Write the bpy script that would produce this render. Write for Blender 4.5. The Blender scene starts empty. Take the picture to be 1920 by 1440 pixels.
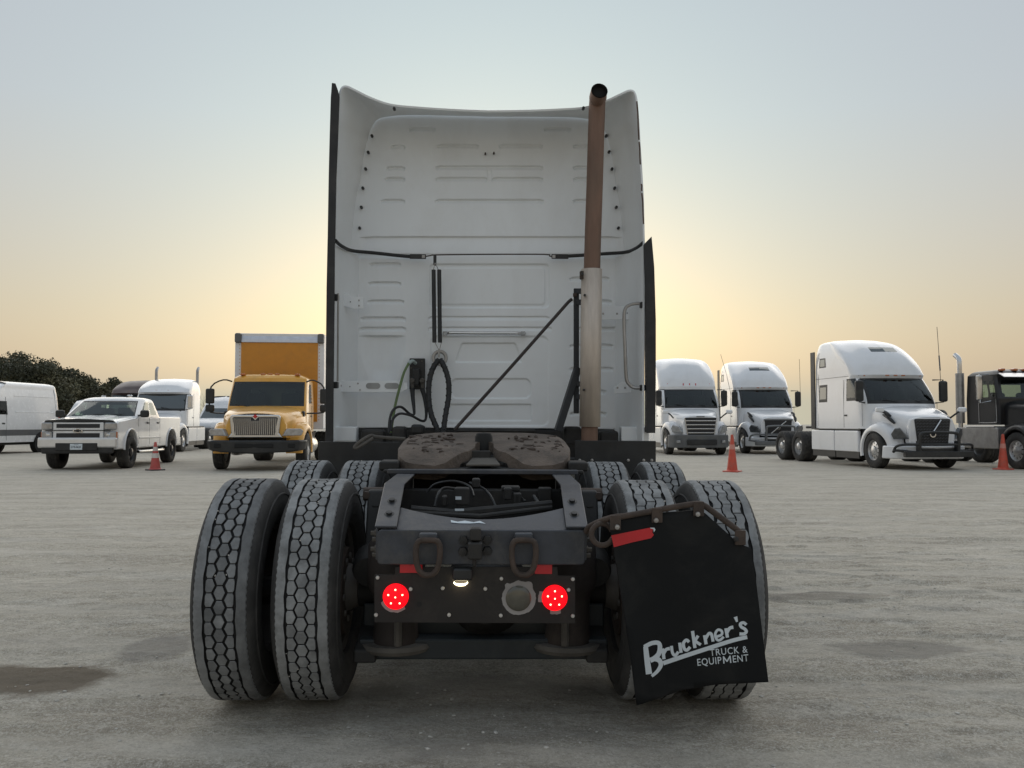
import bpy, bmesh, math, random
import numpy as np
from mathutils import Matrix, Vector
R = math.radians
rng = random.Random(7)
scene = bpy.context.scene

# ------------------------------------------------------------------ camera
F_PX, CAM_H, PITCH = 1660.0, 1.404, math.atan(35 / 1660)
cam_data = bpy.data.cameras.new('camera')
cam_data.sensor_width = 36
cam_data.lens = F_PX / 1920 * 36
cam_data.clip_end = 6000
cam_data.clip_start = 0.05
cam = bpy.data.objects.new('camera', cam_data)
scene.collection.objects.link(cam)
cam.location = (0, 0, CAM_H)
cam.rotation_euler = (math.pi / 2 + PITCH, 0, 0)
scene.camera = cam

# ------------------------------------------------------------------ world: sky just after sunset, sun ahead of the camera
SUN_EL, SUN_AZ = R(2.0), R(-1.5)
world = bpy.data.worlds.new('World')
scene.world = world
world.use_nodes = True
wt = world.node_tree
bg = wt.nodes['Background']
sky = wt.nodes.new('ShaderNodeTexSky')
sky.sky_type = 'NISHITA'
sky.sun_disc = False
sky.sun_elevation = SUN_EL
sky.sun_rotation = SUN_AZ
sky.air_density = 1.0
sky.dust_density = 3.0
sky.ozone_density = 1.0
gam = wt.nodes.new('ShaderNodeGamma')
gam.inputs[1].default_value = 0.9
tint = wt.nodes.new('ShaderNodeVectorMath')                # tint of the clear sky over an even haze
tint.operation = 'MULTIPLY_ADD'
tint.inputs[1].default_value = (0.41, 0.42, 0.52)
# haze: warm low down, cooler above, the same all round the compass
wtc = wt.nodes.new('ShaderNodeTexCoord')
sepz = wt.nodes.new('ShaderNodeSeparateXYZ')
hz = wt.nodes.new('ShaderNodeValToRGB')
for _ in range(2): hz.color_ramp.elements.new(0.5)
for e, (pos, c3) in zip(hz.color_ramp.elements, ((0.0, (0.300, 0.245, 0.185)), (0.10, (0.290, 0.258, 0.208)), (0.30, (0.268, 0.288, 0.302)), (1.0, (0.262, 0.305, 0.350)))):
    e.position = pos; e.color = (*c3, 1)
hzs = wt.nodes.new('ShaderNodeVectorMath'); hzs.operation = 'SCALE'; hzs.inputs['Scale'].default_value = 10.0
wt.links.new(wtc.outputs['Generated'], sepz.inputs[0]); wt.links.new(sepz.outputs['Z'], hz.inputs[0]); wt.links.new(hz.outputs[0], hzs.inputs[0]); wt.links.new(hzs.outputs[0], tint.inputs[2])
# broad pale aureole of the hazy air round the sun
dot = wt.nodes.new('ShaderNodeVectorMath'); dot.operation = 'DOT_PRODUCT'
dot.inputs[1].default_value = (math.sin(SUN_AZ) * math.cos(SUN_EL), math.cos(SUN_AZ) * math.cos(SUN_EL), math.sin(SUN_EL))
clampn = wt.nodes.new('ShaderNodeMath'); clampn.operation = 'MAXIMUM'; clampn.inputs[1].default_value = 0.0
pown = wt.nodes.new('ShaderNodeMath'); pown.operation = 'POWER'; pown.inputs[1].default_value = 12.0
aur = wt.nodes.new('ShaderNodeVectorMath'); aur.operation = 'MULTIPLY_ADD'
aur.inputs[1].default_value = (0.1, 1.5, 1.5)
wt.links.new(wtc.outputs['Generated'], dot.inputs[0]); wt.links.new(dot.outputs['Value'], clampn.inputs[0]); wt.links.new(clampn.outputs[0], pown.inputs[0])
wt.links.new(pown.outputs[0], aur.inputs[0])
wt.links.new(sky.outputs[0], gam.inputs[0])
wt.links.new(gam.outputs[0], tint.inputs[0])
wt.links.new(tint.outputs[0], aur.inputs[2])
wt.links.new(aur.outputs[0], bg.inputs[0])
bg.inputs[1].default_value = 0.1

sun_data = bpy.data.lights.new('sun', 'SUN')
sun_data.energy = 1.6
sun_data.angle = R(120)                                     # the whole bright sky round the sun that has set
sun_data.color = (1.0, 0.93, 0.85)
sun = bpy.data.objects.new('sun', sun_data)
scene.collection.objects.link(sun)
sun.rotation_euler = Vector((math.sin(SUN_AZ) * math.cos(SUN_EL), -math.cos(SUN_AZ) * math.cos(SUN_EL), -math.sin(SUN_EL))).to_track_quat('-Z', 'Y').to_euler()

scene.view_settings.view_transform = 'Standard'
scene.view_settings.look = 'None'
scene.view_settings.exposure = 0.66
scene.view_settings.gamma = 1.0
scene.view_settings.use_curve_mapping = False
scene.render.engine = 'CYCLES'
scene.cycles.max_bounces = 6
scene.cycles.diffuse_bounces = 4
scene.cycles.glossy_bounces = 3
scene.cycles.transparent_max_bounces = 8
scene.cycles.use_denoising = True
COL = scene.collection

# ------------------------------------------------------------------ materials
MATS = {}
def _nodes(name):
    m = bpy.data.materials.new(name)
    m.use_nodes = True
    nt = m.node_tree
    return m, nt, nt.nodes['Principled BSDF']
def _ramp(nt, fac, stops):
    r = nt.nodes.new('ShaderNodeValToRGB')
    el = r.color_ramp.elements
    while len(el) < len(stops): el.new(0.5)
    for e, (p, c) in zip(el, stops):
        e.position = p
        e.color = (*c, 1) if len(c) == 3 else c
    nt.links.new(fac, r.inputs[0])
    return r
def _noise(nt, scale, detail=4, rough=0.55, coord='Object', stretch=(1, 1, 1), dist=0):
    tc = nt.nodes.new('ShaderNodeTexCoord')
    mp = nt.nodes.new('ShaderNodeMapping')
    mp.inputs['Scale'].default_value = stretch
    n = nt.nodes.new('ShaderNodeTexNoise')
    n.inputs['Scale'].default_value = scale
    n.inputs['Detail'].default_value = detail
    n.inputs['Roughness'].default_value = rough
    n.inputs['Distortion'].default_value = dist
    nt.links.new(tc.outputs[coord], mp.inputs[0])
    nt.links.new(mp.outputs[0], n.inputs[0])
    return n
def mat(name, col, rough=0.5, metal=0.0, var=0.12, scale=6.0, coat=0.0, dirt=None, dirt_amt=0.3, dirt_scale=2.5, bump=0.0, bump_scale=60, stretch=(1, 1, 1), spec=0.5, inside=None):
    """painted / metal / rubber surface: base colour with tonal variation, patches of dirt, fine relief"""
    if name in MATS: return MATS[name]
    m, nt, b = _nodes(name)
    n = _noise(nt, scale, 5, 0.6, stretch=stretch)
    lo = tuple(c * (1 - var) for c in col); hi = tuple(min(1, c * (1 + var)) for c in col)
    r = _ramp(nt, n.outputs[0], [(0.3, lo), (0.7, hi)])
    out = r.outputs[0]
    if dirt:
        dn = _noise(nt, dirt_scale, 8, 0.7, stretch=stretch, dist=0.4)
        dr = _ramp(nt, dn.outputs[0], [(0.48, (0, 0, 0)), (0.72, (dirt_amt,) * 3)])
        mx = nt.nodes.new('ShaderNodeMix'); mx.data_type = 'RGBA'
        nt.links.new(dr.outputs[0], mx.inputs[0]); nt.links.new(out, mx.inputs[6]); mx.inputs[7].default_value = (*dirt, 1)
        out = mx.outputs[2]
    if inside:
        g = nt.nodes.new('ShaderNodeNewGeometry')
        mx = nt.nodes.new('ShaderNodeMix'); mx.data_type = 'RGBA'
        nt.links.new(g.outputs['Backfacing'], mx.inputs[0]); nt.links.new(out, mx.inputs[6]); mx.inputs[7].default_value = (*inside, 1)
        out = mx.outputs[2]
    nt.links.new(out, b.inputs['Base Color'])
    b.inputs['Metallic'].default_value = metal
    rr = nt.nodes.new('ShaderNodeMapRange')
    rr.inputs[3].default_value = max(0.02, rough - 0.08); rr.inputs[4].default_value = min(1, rough + 0.1)
    nt.links.new(n.outputs[0], rr.inputs[0]); nt.links.new(rr.outputs[0], b.inputs['Roughness'])
    b.inputs['Coat Weight'].default_value = coat
    b.inputs['Coat Roughness'].default_value = 0.08
    b.inputs['Specular IOR Level'].default_value = spec
    if bump:
        bn = _noise(nt, bump_scale, 4, 0.6, stretch=stretch)
        bp = nt.nodes.new('ShaderNodeBump')
        bp.inputs['Strength'].default_value = bump; bp.inputs['Distance'].default_value = 0.01
        nt.links.new(bn.outputs[0], bp.inputs['Height']); nt.links.new(bp.outputs[0], b.inputs['Normal'])
    MATS[name] = m
    return m
def glow(name, col, strength, base=(0.3, 0, 0)):
    m, nt, b = _nodes(name)
    b.inputs['Base Color'].default_value = (*base, 1)
    b.inputs['Emission Color'].default_value = (*col, 1)
    b.inputs['Emission Strength'].default_value = strength
    b.inputs['Roughness'].default_value = 0.35; b.inputs['Specular IOR Level'].default_value = 0.2
    return m
def glass_mat(name, tintc=(0.25, 0.33, 0.30), ior=1.6, rough=0.03):
    m, nt, b = _nodes(name)
    out = nt.nodes['Material Output']
    tr = nt.nodes.new('ShaderNodeBsdfTransparent'); tr.inputs[0].default_value = (*tintc, 1)
    gl = nt.nodes.new('ShaderNodeBsdfGlossy'); gl.inputs['Roughness'].default_value = rough
    gl.inputs[0].default_value = (0.9, 0.95, 0.95, 1)
    fr = nt.nodes.new('ShaderNodeFresnel'); fr.inputs[0].default_value = ior
    mx = nt.nodes.new('ShaderNodeMixShader')
    nt.links.new(fr.outputs[0], mx.inputs[0]); nt.links.new(tr.outputs[0], mx.inputs[1]); nt.links.new(gl.outputs[0], mx.inputs[2])
    nt.links.new(mx.outputs[0], out.inputs[0])
    return m

WHITE = mat('white_paint_cab', (0.855, 0.88, 0.895), 0.42, var=0.025, scale=3, coat=0.15, dirt=(0.55, 0.52, 0.47), dirt_amt=0.22, dirt_scale=1.7, stretch=(1, 1, 0.5))
WHITE2 = mat('white_gloss_paint', (0.80, 0.81, 0.82), 0.25, var=0.03, scale=2, coat=0.5, dirt=(0.5, 0.47, 0.42), dirt_amt=0.22, dirt_scale=1.3, inside=(0.05, 0.05, 0.05))
BLACK = mat('black_rubber', (0.022, 0.022, 0.023), 0.62, var=0.3, dirt=(0.09, 0.085, 0.08), dirt_amt=0.4)
BLACKP = mat('black_plastic', (0.016, 0.017, 0.018), 0.45, var=0.3, dirt=(0.06, 0.058, 0.052), dirt_amt=0.5)
DARK = mat('dark_chassis_steel', (0.018, 0.0175, 0.017), 0.65, var=0.4, dirt=(0.075, 0.066, 0.056), dirt_amt=0.45, dirt_scale=5)
FRAME = mat('frame_grey_black_paint', (0.042, 0.047, 0.058), 0.42, var=0.3, scale=9, dirt=(0.13, 0.12, 0.105), dirt_amt=0.6, dirt_scale=4, bump=0.1, bump_scale=40)
RUST = mat('rusty_steel', (0.066, 0.047, 0.037), 0.8, var=0.35, scale=14, dirt=(0.05, 0.04, 0.035), dirt_amt=0.7, dirt_scale=8, bump=0.4, bump_scale=50)
COPPER = mat('heat_browned_exhaust_pipe', (0.20, 0.122, 0.088), 0.6, metal=0.25, var=0.25, scale=5, stretch=(2, 2, 0.4), dirt=(0.16, 0.12, 0.09), dirt_amt=0.6, dirt_scale=3)
SHIELD = mat('brushed_stainless', (0.60, 0.52, 0.445), 0.5, metal=0.3, var=0.12, scale=7, stretch=(3, 3, 0.5), dirt=(0.35, 0.28, 0.22), dirt_amt=0.4, dirt_scale=3)
CHROME = mat('polished_metal', (0.62, 0.62, 0.62), 0.22, metal=1.0, var=0.08, scale=5, dirt=(0.3, 0.28, 0.25), dirt_amt=0.3)
ALU = mat('dull_aluminium', (0.42, 0.41, 0.40), 0.42, metal=0.8, var=0.12, scale=8, dirt=(0.2, 0.18, 0.16), dirt_amt=0.5)
GREASE = mat('dried_grease', (0.128, 0.100, 0.080), 0.78, var=0.3, scale=7, dirt=(0.06, 0.05, 0.042), dirt_amt=0.9, dirt_scale=9, bump=0.8, bump_scale=45)
TREAD = mat('dusty_tread_rubber', (0.255, 0.26, 0.26), 0.9, var=0.32, scale=13, dirt=(0.10, 0.10, 0.10), dirt_amt=0.8, dirt_scale=5, bump=0.35, bump_scale=120)
def island_tone(m, lo, hi):
    """each moulded block worn and dusted a little differently"""
    nt = m.node_tree; b = nt.nodes['Principled BSDF']; src = b.inputs['Base Color'].links[0].from_socket
    g = nt.nodes.new('ShaderNodeNewGeometry'); mr = nt.nodes.new('ShaderNodeMapRange'); mr.inputs[3].default_value = lo; mr.inputs[4].default_value = hi
    mx = nt.nodes.new('ShaderNodeVectorMath'); mx.operation = 'SCALE'
    nt.links.new(g.outputs['Random Per Island'], mr.inputs[0]); nt.links.new(src, mx.inputs[0]); nt.links.new(mr.outputs[0], mx.inputs['Scale']); nt.links.new(mx.outputs[0], b.inputs['Base Color'])
island_tone(TREAD, 0.78, 1.12)
TREAD_D = mat('less_dusty_tread_rubber', (0.205, 0.21, 0.213), 0.88, var=0.3, scale=8, dirt=(0.07, 0.07, 0.071), dirt_amt=0.9, dirt_scale=4, bump=0.35, bump_scale=120)
island_tone(TREAD_D, 0.75, 1.2)
RUBBER = mat('tyre_rubber', (0.014, 0.014, 0.014), 0.75, var=0.3, scale=8)
SIDEWALL = mat('dusty_tyre_sidewall', (0.032, 0.031, 0.030), 0.8, var=0.25, scale=8, dirt=(0.10, 0.095, 0.088), dirt_amt=0.6, dirt_scale=4)
RIM = mat('grimy_white_rim', (0.12, 0.11, 0.10), 0.6, var=0.25, dirt=(0.10, 0.085, 0.07), dirt_amt=0.8, dirt_scale=6)
RED_TAPE = mat('red_reflective_tape', (0.55, 0.012, 0.02), 0.3, var=0.1, coat=0.4)
BROWNBOARD = mat('brown_black_light_board', (0.016, 0.013, 0.012), 0.6, var=0.2, dirt=(0.06, 0.05, 0.04), dirt_amt=0.5, dirt_scale=5)
BAG = mat('dusty_brown_air_spring', (0.03, 0.023, 0.020), 0.8, var=0.3, dirt=(0.09, 0.07, 0.055), dirt_amt=0.4, dirt_scale=6)
DUSTY = mat('pale_road_dust_on_steel', (0.105, 0.095, 0.082), 0.9, var=0.25, dirt=(0.06, 0.055, 0.05), dirt_amt=0.7, dirt_scale=7)
PRINT = mat('white_print', (0.62, 0.68, 0.72), 0.6, var=0.06)
GASKET = mat('grey_gasket_residue', (0.30, 0.28, 0.27), 0.8, var=0.2)
GREEN = mat('green_brake_hose', (0.13, 0.19, 0.075), 0.5, var=0.15)
RED_L = glow('lit_red_lens', (1.0, 0.003, 0.008), 1.0, (0.2, 0.0, 0.004))
LED = glow('lit_led', (1.0, 0.62, 0.35), 3.0, (0.8, 0.5, 0.4))
PLATE_L = glow('lit_plate_lamp', (1.0, 0.86, 0.55), 4.0, (0.5, 0.45, 0.4))
GLASS = glass_mat('tinted_window_glass', (0.50, 0.60, 0.53))
GLASS_DK = glass_mat('privacy_window_glass', (0.03, 0.035, 0.04), 2.3)

# ------------------------------------------------------------------ mesh helpers
class MB:
    def __init__(s): s.v = []; s.f = []; s.mi = []; s.cur = 0
    def add(s, V, F, M=None):
        o = len(s.v)
        if M is not None: V = [M @ Vector(p) for p in V]
        s.v.extend([tuple(p) for p in V]); s.f.extend([tuple(i + o for i in f) for f in F]); s.mi.extend([s.cur] * len(F))
        return s
    def box(s, c, d, M=None):
        x, y, z = d[0] / 2, d[1] / 2, d[2] / 2
        V = [(c[0] + a * x, c[1] + b * y, c[2] + e * z) for a in (-1, 1) for b in (-1, 1) for e in (-1, 1)]
        return s.add(V, [(0, 1, 3, 2), (4, 6, 7, 5), (0, 4, 5, 1), (2, 3, 7, 6), (0, 2, 6, 4), (1, 5, 7, 3)], M)
    def prism(s, poly, a, b, axis='x', M=None):
        """polygon in the other two axes (y,z | x,z | x,y) pushed from a to b along axis"""
        n = len(poly)
        def P(p, t): return {'x': (t, p[0], p[1]), 'y': (p[0], t, p[1]), 'z': (p[0], p[1], t)}[axis]
        V = [P(p, a) for p in poly] + [P(p, b) for p in poly]
        A = sum(poly[i][0] * poly[(i + 1) % n][1] - poly[(i + 1) % n][0] * poly[i][1] for i in range(n))
        if axis == 'y': A = -A
        F = [tuple(range(n - 1, -1, -1)), tuple(range(n, 2 * n))] + [(i, (i + 1) % n, n + (i + 1) % n, n + i) for i in range(n)]
        if (A < 0) != (b < a): F = [f[::-1] for f in F]
        return s.add(V, F, M)
    def ring(s, centers, frames, n):
        pass
    def tube(s, pts, r, n=8, closed=False, caps=True, flat=None):
        pts = [Vector(p) for p in pts]; m = len(pts)
        rr = r if isinstance(r, (list, tuple)) else [r] * m
        V = []; up = None
        for i in range(m):
            a = pts[(i - 1) % m] if (closed or i > 0) else pts[i]
            b = pts[(i + 1) % m] if (closed or i < m - 1) else pts[i]
            t = (b - a)
            t = t.normalized() if t.length > 1e-9 else Vector((0, 0, 1))
            if up is None:
                up = Vector((0, 0, 1)) if abs(t.z) < 0.9 else Vector((0, 1, 0))
            u = (up - t * up.dot(t)).normalized(); w = t.cross(u); up = u
            for k in range(n):
                q = 2 * math.pi * (k + 0.5) / n
                ru, rw = (rr[i], rr[i]) if flat is None else (rr[i], rr[i] * flat)
                V.append(pts[i] + u * (math.cos(q) * ru) + w * (math.sin(q) * rw))
        F = []
        for i in range(m if closed else m - 1):
            j = (i + 1) % m
            F += [(i * n + k, i * n + (k + 1) % n, j * n + (k + 1) % n, j * n + k) for k in range(n)]
        if caps and not closed:
            F += [tuple(range(n - 1, -1, -1)), tuple(range((m - 1) * n, m * n))]
        return s.add(V, F)
    def lathe(s, prof, n=32, M=None, closed=False):
        """prof: (radius, height) about local z"""
        m = len(prof)
        V = [(p[0] * math.cos(2 * math.pi * k / n), p[0] * math.sin(2 * math.pi * k / n), p[1]) for p in prof for k in range(n)]
        F = []
        for i in range(m if closed else m - 1):
            j = (i + 1) % m
            F += [(i * n + k, i * n + (k + 1) % n, j * n + (k + 1) % n, j * n + k) for k in range(n)]
        return s.add(V, F, M)
    def cyl(s, a, b, r, n=16, r2=None):
        return s.tube([a, b], [r, r if r2 is None else r2], n)
    def grid(s, P):
        h, w = len(P), len(P[0])
        return s.add([p for row in P for p in row], [(i * w + j, i * w + j + 1, (i + 1) * w + j + 1, (i + 1) * w + j) for i in range(h - 1) for j in range(w - 1)])
    def build(s, name, mats, parent=None, smooth=35, bevel=0, seg=2, solid=0, fix=False, sub=0):
        me = bpy.data.meshes.new(name)
        me.from_pydata(s.v, [], s.f)
        for m in (mats if isinstance(mats, (list, tuple)) else [mats]): me.materials.append(m)
        if any(s.mi): me.polygons.foreach_set('material_index', s.mi)
        if fix:
            bm = bmesh.new(); bm.from_mesh(me); bmesh.ops.remove_doubles(bm, verts=bm.verts, dist=1e-5); bmesh.ops.recalc_face_normals(bm, faces=bm.faces); bm.to_mesh(me); bm.free()
        if smooth:
            me.polygons.foreach_set('use_smooth', [True] * len(me.polygons))
            me.set_sharp_from_angle(angle=R(smooth))
        o = bpy.data.objects.new(name, me)
        COL.objects.link(o)
        if parent: o.parent = parent
        if solid:
            md = o.modifiers.new('thickness', 'SOLIDIFY'); md.thickness = solid; md.offset = -1
        if bevel:
            md = o.modifiers.new('bevel', 'BEVEL'); md.width = bevel; md.segments = seg; md.limit_method = 'ANGLE'; md.angle_limit = R(32)
            md.harden_normals = bool(smooth)
        if sub:
            md = o.modifiers.new('subdivision', 'SUBSURF'); md.levels = sub; md.render_levels = sub
        return o
def tag(o, label=None, cat=None, group=None, kind=None):
    if label: o['label'] = label
    if cat: o['category'] = cat
    if group: o['group'] = group
    if kind: o['kind'] = kind
    return o
def empty(name, loc=(0, 0, 0), rz=0.0, ry=0.0):
    o = bpy.data.objects.new(name, None)
    o.empty_display_size = 0.3
    COL.objects.link(o)
    o.matrix_world = Matrix.Translation(loc) @ Matrix.Rotation(rz, 4, 'Z') @ Matrix.Rotation(ry, 4, 'Y')
    return o
def copy_tree(o, parent=None):
    c = o.copy(); COL.objects.link(c); c.parent = parent
    for ch in list(o.children): copy_tree(ch, c)
    return c
def ray(px, py):
    d = Vector(((px - 960) / F_PX, 0, 0)) + Vector((0, math.cos(PITCH), math.sin(PITCH))) + (720 - py) / F_PX * Vector((0, -math.sin(PITCH), math.cos(PITCH)))
    return d
def mirror(poly): return poly + [(-x, y) for x, y in reversed(poly)]
def rrect(x0, x1, y0, y1, r, n=4):
    out = []
    for cx, cy, a in ((x1 - r, y1 - r, 0), (x0 + r, y1 - r, 90), (x0 + r, y0 + r, 180), (x1 - r, y0 + r, 270)):
        for k in range(n + 1):
            q = R(a + 90 * k / n); out.append((cx + r * math.cos(q), cy + r * math.sin(q)))
    return out
def smooth_path(pts, n=6):
    """Catmull-Rom through the points"""
    P = [Vector(p) for p in pts]; out = []
    for i in range(len(P) - 1):
        a, b, c, d = P[max(i - 1, 0)], P[i], P[i + 1], P[min(i + 2, len(P) - 1)]
        for k in range(n):
            t = k / n
            out.append(0.5 * ((2 * b) + (c - a) * t + (2 * a - 5 * b + 4 * c - d) * t * t + (3 * b - a - 3 * c + d) * t ** 3))
    out.append(P[-1])
    return out
def lerp(a, b, t): return a + (b - a) * t
def smoothstep(e0, e1, x):
    t = np.clip((x - e0) / (e1 - e0), 0, 1); return t * t * (3 - 2 * t)
def np_mesh(name, V, F, mats, parent=None, smooth=True, midx=None):
    me = bpy.data.meshes.new(name)
    V = np.asarray(V, np.float32); F = np.asarray(F, np.int32)
    me.vertices.add(len(V)); me.vertices.foreach_set('co', V.ravel())
    k = F.shape[1]
    me.loops.add(F.size); me.loops.foreach_set('vertex_index', F.ravel())
    me.polygons.add(len(F)); me.polygons.foreach_set('loop_start', np.arange(0, F.size, k, dtype=np.int32))
    me.polygons.foreach_set('use_smooth', np.full(len(F), smooth))
    for m in (mats if isinstance(mats, (list, tuple)) else [mats]): me.materials.append(m)
    if midx is not None: me.polygons.foreach_set('material_index', np.asarray(midx, np.int32))
    me.update(calc_edges=True); me.validate()
    o = bpy.data.objects.new(name, me); COL.objects.link(o)
    if parent: o.parent = parent
    return o
def grid_faces(h, w, flip=False):
    i, j = np.mgrid[0:h - 1, 0:w - 1]; a = (i * w + j).ravel()
    F = np.stack([a, a + 1, a + w + 1, a + w], 1)
    return F[:, ::-1] if flip else F
def vnoise(x, y, seed=0):
    """smooth value noise on arrays"""
    def h(i, j):
        v = np.sin(i * 127.1 + j * 311.7 + seed * 74.7) * 43758.5453
        return v - np.floor(v)
    i, j = np.floor(x), np.floor(y); fx, fy = x - i, y - j
    fx = fx * fx * (3 - 2 * fx); fy = fy * fy * (3 - 2 * fy)
    return (h(i, j) * (1 - fx) + h(i + 1, j) * fx) * (1 - fy) + (h(i, j + 1) * (1 - fx) + h(i + 1, j + 1) * fx) * fy
def fbm(x, y, oct=4, seed=0):
    s = 0; a = 0.5
    for k in range(oct):
        s = s + a * (vnoise(x, y, seed + k) - 0.5); x, y, a = x * 2.03 + 17.3, y * 2.03 + 5.1, a * 0.5
    return s
# ------------------------------------------------------------------ ground: packed caliche yard
SLOPE0, SLOPE, GROUND0 = 6.0, 0.0245, 0.033
def ground_z(x, y):
    """yard falls gently away beyond the near tractor"""
    yy = np.maximum(np.asarray(y, float), SLOPE0) - SLOPE0
    return GROUND0 - SLOPE * np.where(yy < 4, yy * yy / 8, yy - 2.0)
def hit_ground(px, py):
    """point of the yard seen at a pixel"""
    d = ray(px, py); lo, hi = 0.5, 3000.0
    for _ in range(60):
        t = (lo + hi) / 2; p = Vector((0, 0, CAM_H)) + d * t
        if p.z > float(ground_z(p.x, p.y)): lo = t
        else: hi = t
    p = Vector((0, 0, CAM_H)) + d * lo
    return Vector((p.x, p.y, float(ground_z(p.x, p.y))))
def axis_steps(lo, hi, fine_lo, fine_hi, step, grow):
    mid = list(np.arange(fine_lo, fine_hi, step)); a = []; x, s = fine_lo, step
    while x > lo: s *= grow; x -= s; a.append(x)
    b = []; x, s = mid[-1], step
    while x < hi: s *= grow; x += s; b.append(x)
    return np.array(a[::-1] + mid + b)
xs = axis_steps(-2600, 2600, -3.6, 3.6, 0.022, 1.035)
ys = axis_steps(-60, 5200, 2.2, 8.5, 0.022, 1.03)
X, Y = np.meshgrid(xs, ys)
near = np.clip(1.25 - np.hypot(X, Y - 4) / 26, 0, 1)
rel = 0.020 * fbm(X * 0.6, Y * 0.9, 3, 1) + 0.014 * fbm(X * 2.2 + 0.5 * Y, Y * 4.0, 4, 5) + 0.010 * fbm(X * 9, Y * 11, 3, 9)
rut = fbm(X * 0.5 + 3, Y * 2.4 - X * 0.25, 3, 21)
rel += 0.016 * np.minimum(0, rut + 0.02) * 4
def ledge(sx, sy, shear, seed, thr, h):
    """broken crust: ragged shallow steps where the packed surface has flaked"""
    n = fbm(X * sx + Y * shear, Y * sy, 5, seed); return h * smoothstep(thr, thr + 0.035, n)
right = smoothstep(0.6, 2.4, X) * smoothstep(1.5, 3.5, Y)
rel += ledge(0.8, 2.6, 0.35, 31, 0.02, 0.016) * (0.25 + 0.75 * right) + ledge(1.9, 5.0, 0.6, 37, 0.05, 0.010) * (0.3 + 0.7 * right)
rel += 0.007 * fbm(X * 17, Y * 19, 3, 41)
for tx in (-1.07, 0.80):                                     # tread prints rolling back from the tyres
    pr = np.exp(-((X - tx) / 0.33) ** 2) * (Y < 4.6)
    rel -= 0.006 * pr * (1 - 0.4 * (np.sin((Y + 0.15 * np.sin(X * 25)) * 2 * math.pi / 0.075) > 0.2))
pad = np.exp(-(np.minimum(np.abs(X + 1.07), np.abs(X - 0.80)) / 0.42) ** 4) * np.exp(-(np.minimum(np.abs(Y - 4.2), np.abs(Y - 5.5)) / 0.35) ** 4)
rel = rel * (1 - 0.8 * pad) - 0.004 * pad
Z = ground_z(X, Y) + rel * near
m, nt, b = _nodes('packed_caliche_gravel')
def gnoise(scale, detail, rough, stretch, rot=0.0, dist=0.0):
    tc = nt.nodes.new('ShaderNodeTexCoord'); mp = nt.nodes.new('ShaderNodeMapping')
    mp.inputs['Scale'].default_value = stretch; mp.inputs['Rotation'].default_value = (0, 0, rot)
    n = nt.nodes.new('ShaderNodeTexNoise'); n.inputs['Scale'].default_value = scale; n.inputs['Detail'].default_value = detail
    n.inputs['Roughness'].default_value = rough; n.inputs['Distortion'].default_value = dist
    nt.links.new(tc.outputs['Object'], mp.inputs[0]); nt.links.new(mp.outputs[0], n.inputs[0]); return n.outputs[0]
def mixc(fac, a, b_, mode='MIX'):
    x = nt.nodes.new('ShaderNodeMix'); x.data_type = 'RGBA'; x.blend_type = mode
    for sock, v in ((0, fac), (6, a), (7, b_)):
        if isinstance(v, (float, int)): x.inputs[sock].default_value = v
        elif isinstance(v, tuple): x.inputs[sock].default_value = (*v, 1)
        else: nt.links.new(v, x.inputs[sock])
    return x.outputs[2]
def rampf(fac, a, b_):
    return _ramp(nt, fac, [(a, (0, 0, 0)), (b_, (1, 1, 1))]).outputs[0]
col = _ramp(nt, gnoise(0.35, 6, 0.6, (1, 1.6, 1)), [(0.3, (0.359, 0.326, 0.260)), (0.5, (0.428, 0.388, 0.312)), (0.72, (0.488, 0.446, 0.361))]).outputs[0]
col = mixc(rampf(gnoise(0.9, 8, 0.68, (0.75, 1.9, 1), 0.12, 0.35), 0.50, 0.66), col, (0.258, 0.225, 0.170))
col = mixc(rampf(gnoise(1.3, 8, 0.66, (0.7, 1.7, 1), -0.2, 0.3), 0.50, 0.68), col, (0.565, 0.520, 0.434))
col = mixc(rampf(gnoise(5.0, 8, 0.75, (0.8, 1.8, 1), 0.3), 0.54, 0.66), col, (0.249, 0.218, 0.168))
f = nt.nodes.new('ShaderNodeMath'); f.operation = 'MULTIPLY'; f.inputs[1].default_value = 0.7
nt.links.new(rampf(gnoise(75, 6, 0.85, (1, 1, 1)), 0.42, 0.62), f.inputs[0])
col = mixc(f.outputs[0], col, (0.548, 0.503, 0.419))
f2 = nt.nodes.new('ShaderNodeMath'); f2.operation = 'MULTIPLY'; f2.inputs[1].default_value = 0.6
nt.links.new(rampf(gnoise(42, 7, 0.85, (1, 1.2, 1)), 0.54, 0.66), f2.inputs[0])
col = mixc(f2.outputs[0], col, (0.163, 0.141, 0.105))
def fleck(scale, rough, stretch, rot, lo, hi, amount, colr):
    global col
    q = nt.nodes.new('ShaderNodeMath'); q.operation = 'MULTIPLY'; q.inputs[1].default_value = amount
    nt.links.new(rampf(gnoise(scale, 12, rough, stretch, rot), lo, hi), q.inputs[0]); col = mixc(q.outputs[0], col, colr)
fleck(0.8, 0.76, (0.6, 2.2, 1), 0.15, 0.52, 0.57, 0.42, (0.255, 0.222, 0.178))
fleck(1.1, 0.76, (0.6, 2.0, 1), -0.1, 0.53, 0.58, 0.40, (0.60, 0.57, 0.51))
fleck(3.2, 0.80, (0.8, 1.5, 1), 0.25, 0.51, 0.57, 0.42, (0.283, 0.248, 0.196))
fleck(8.0, 0.82, (0.9, 1.4, 1), -0.3, 0.515, 0.565, 0.42, (0.247, 0.212, 0.164))
fleck(11.0, 0.82, (0.9, 1.3, 1), 0.4, 0.52, 0.57, 0.5, (0.618, 0.575, 0.501))
fleck(48.0, 0.8, (1, 1, 1), 0.7, 0.52, 0.57, 0.55, (0.20, 0.178, 0.145))
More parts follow.
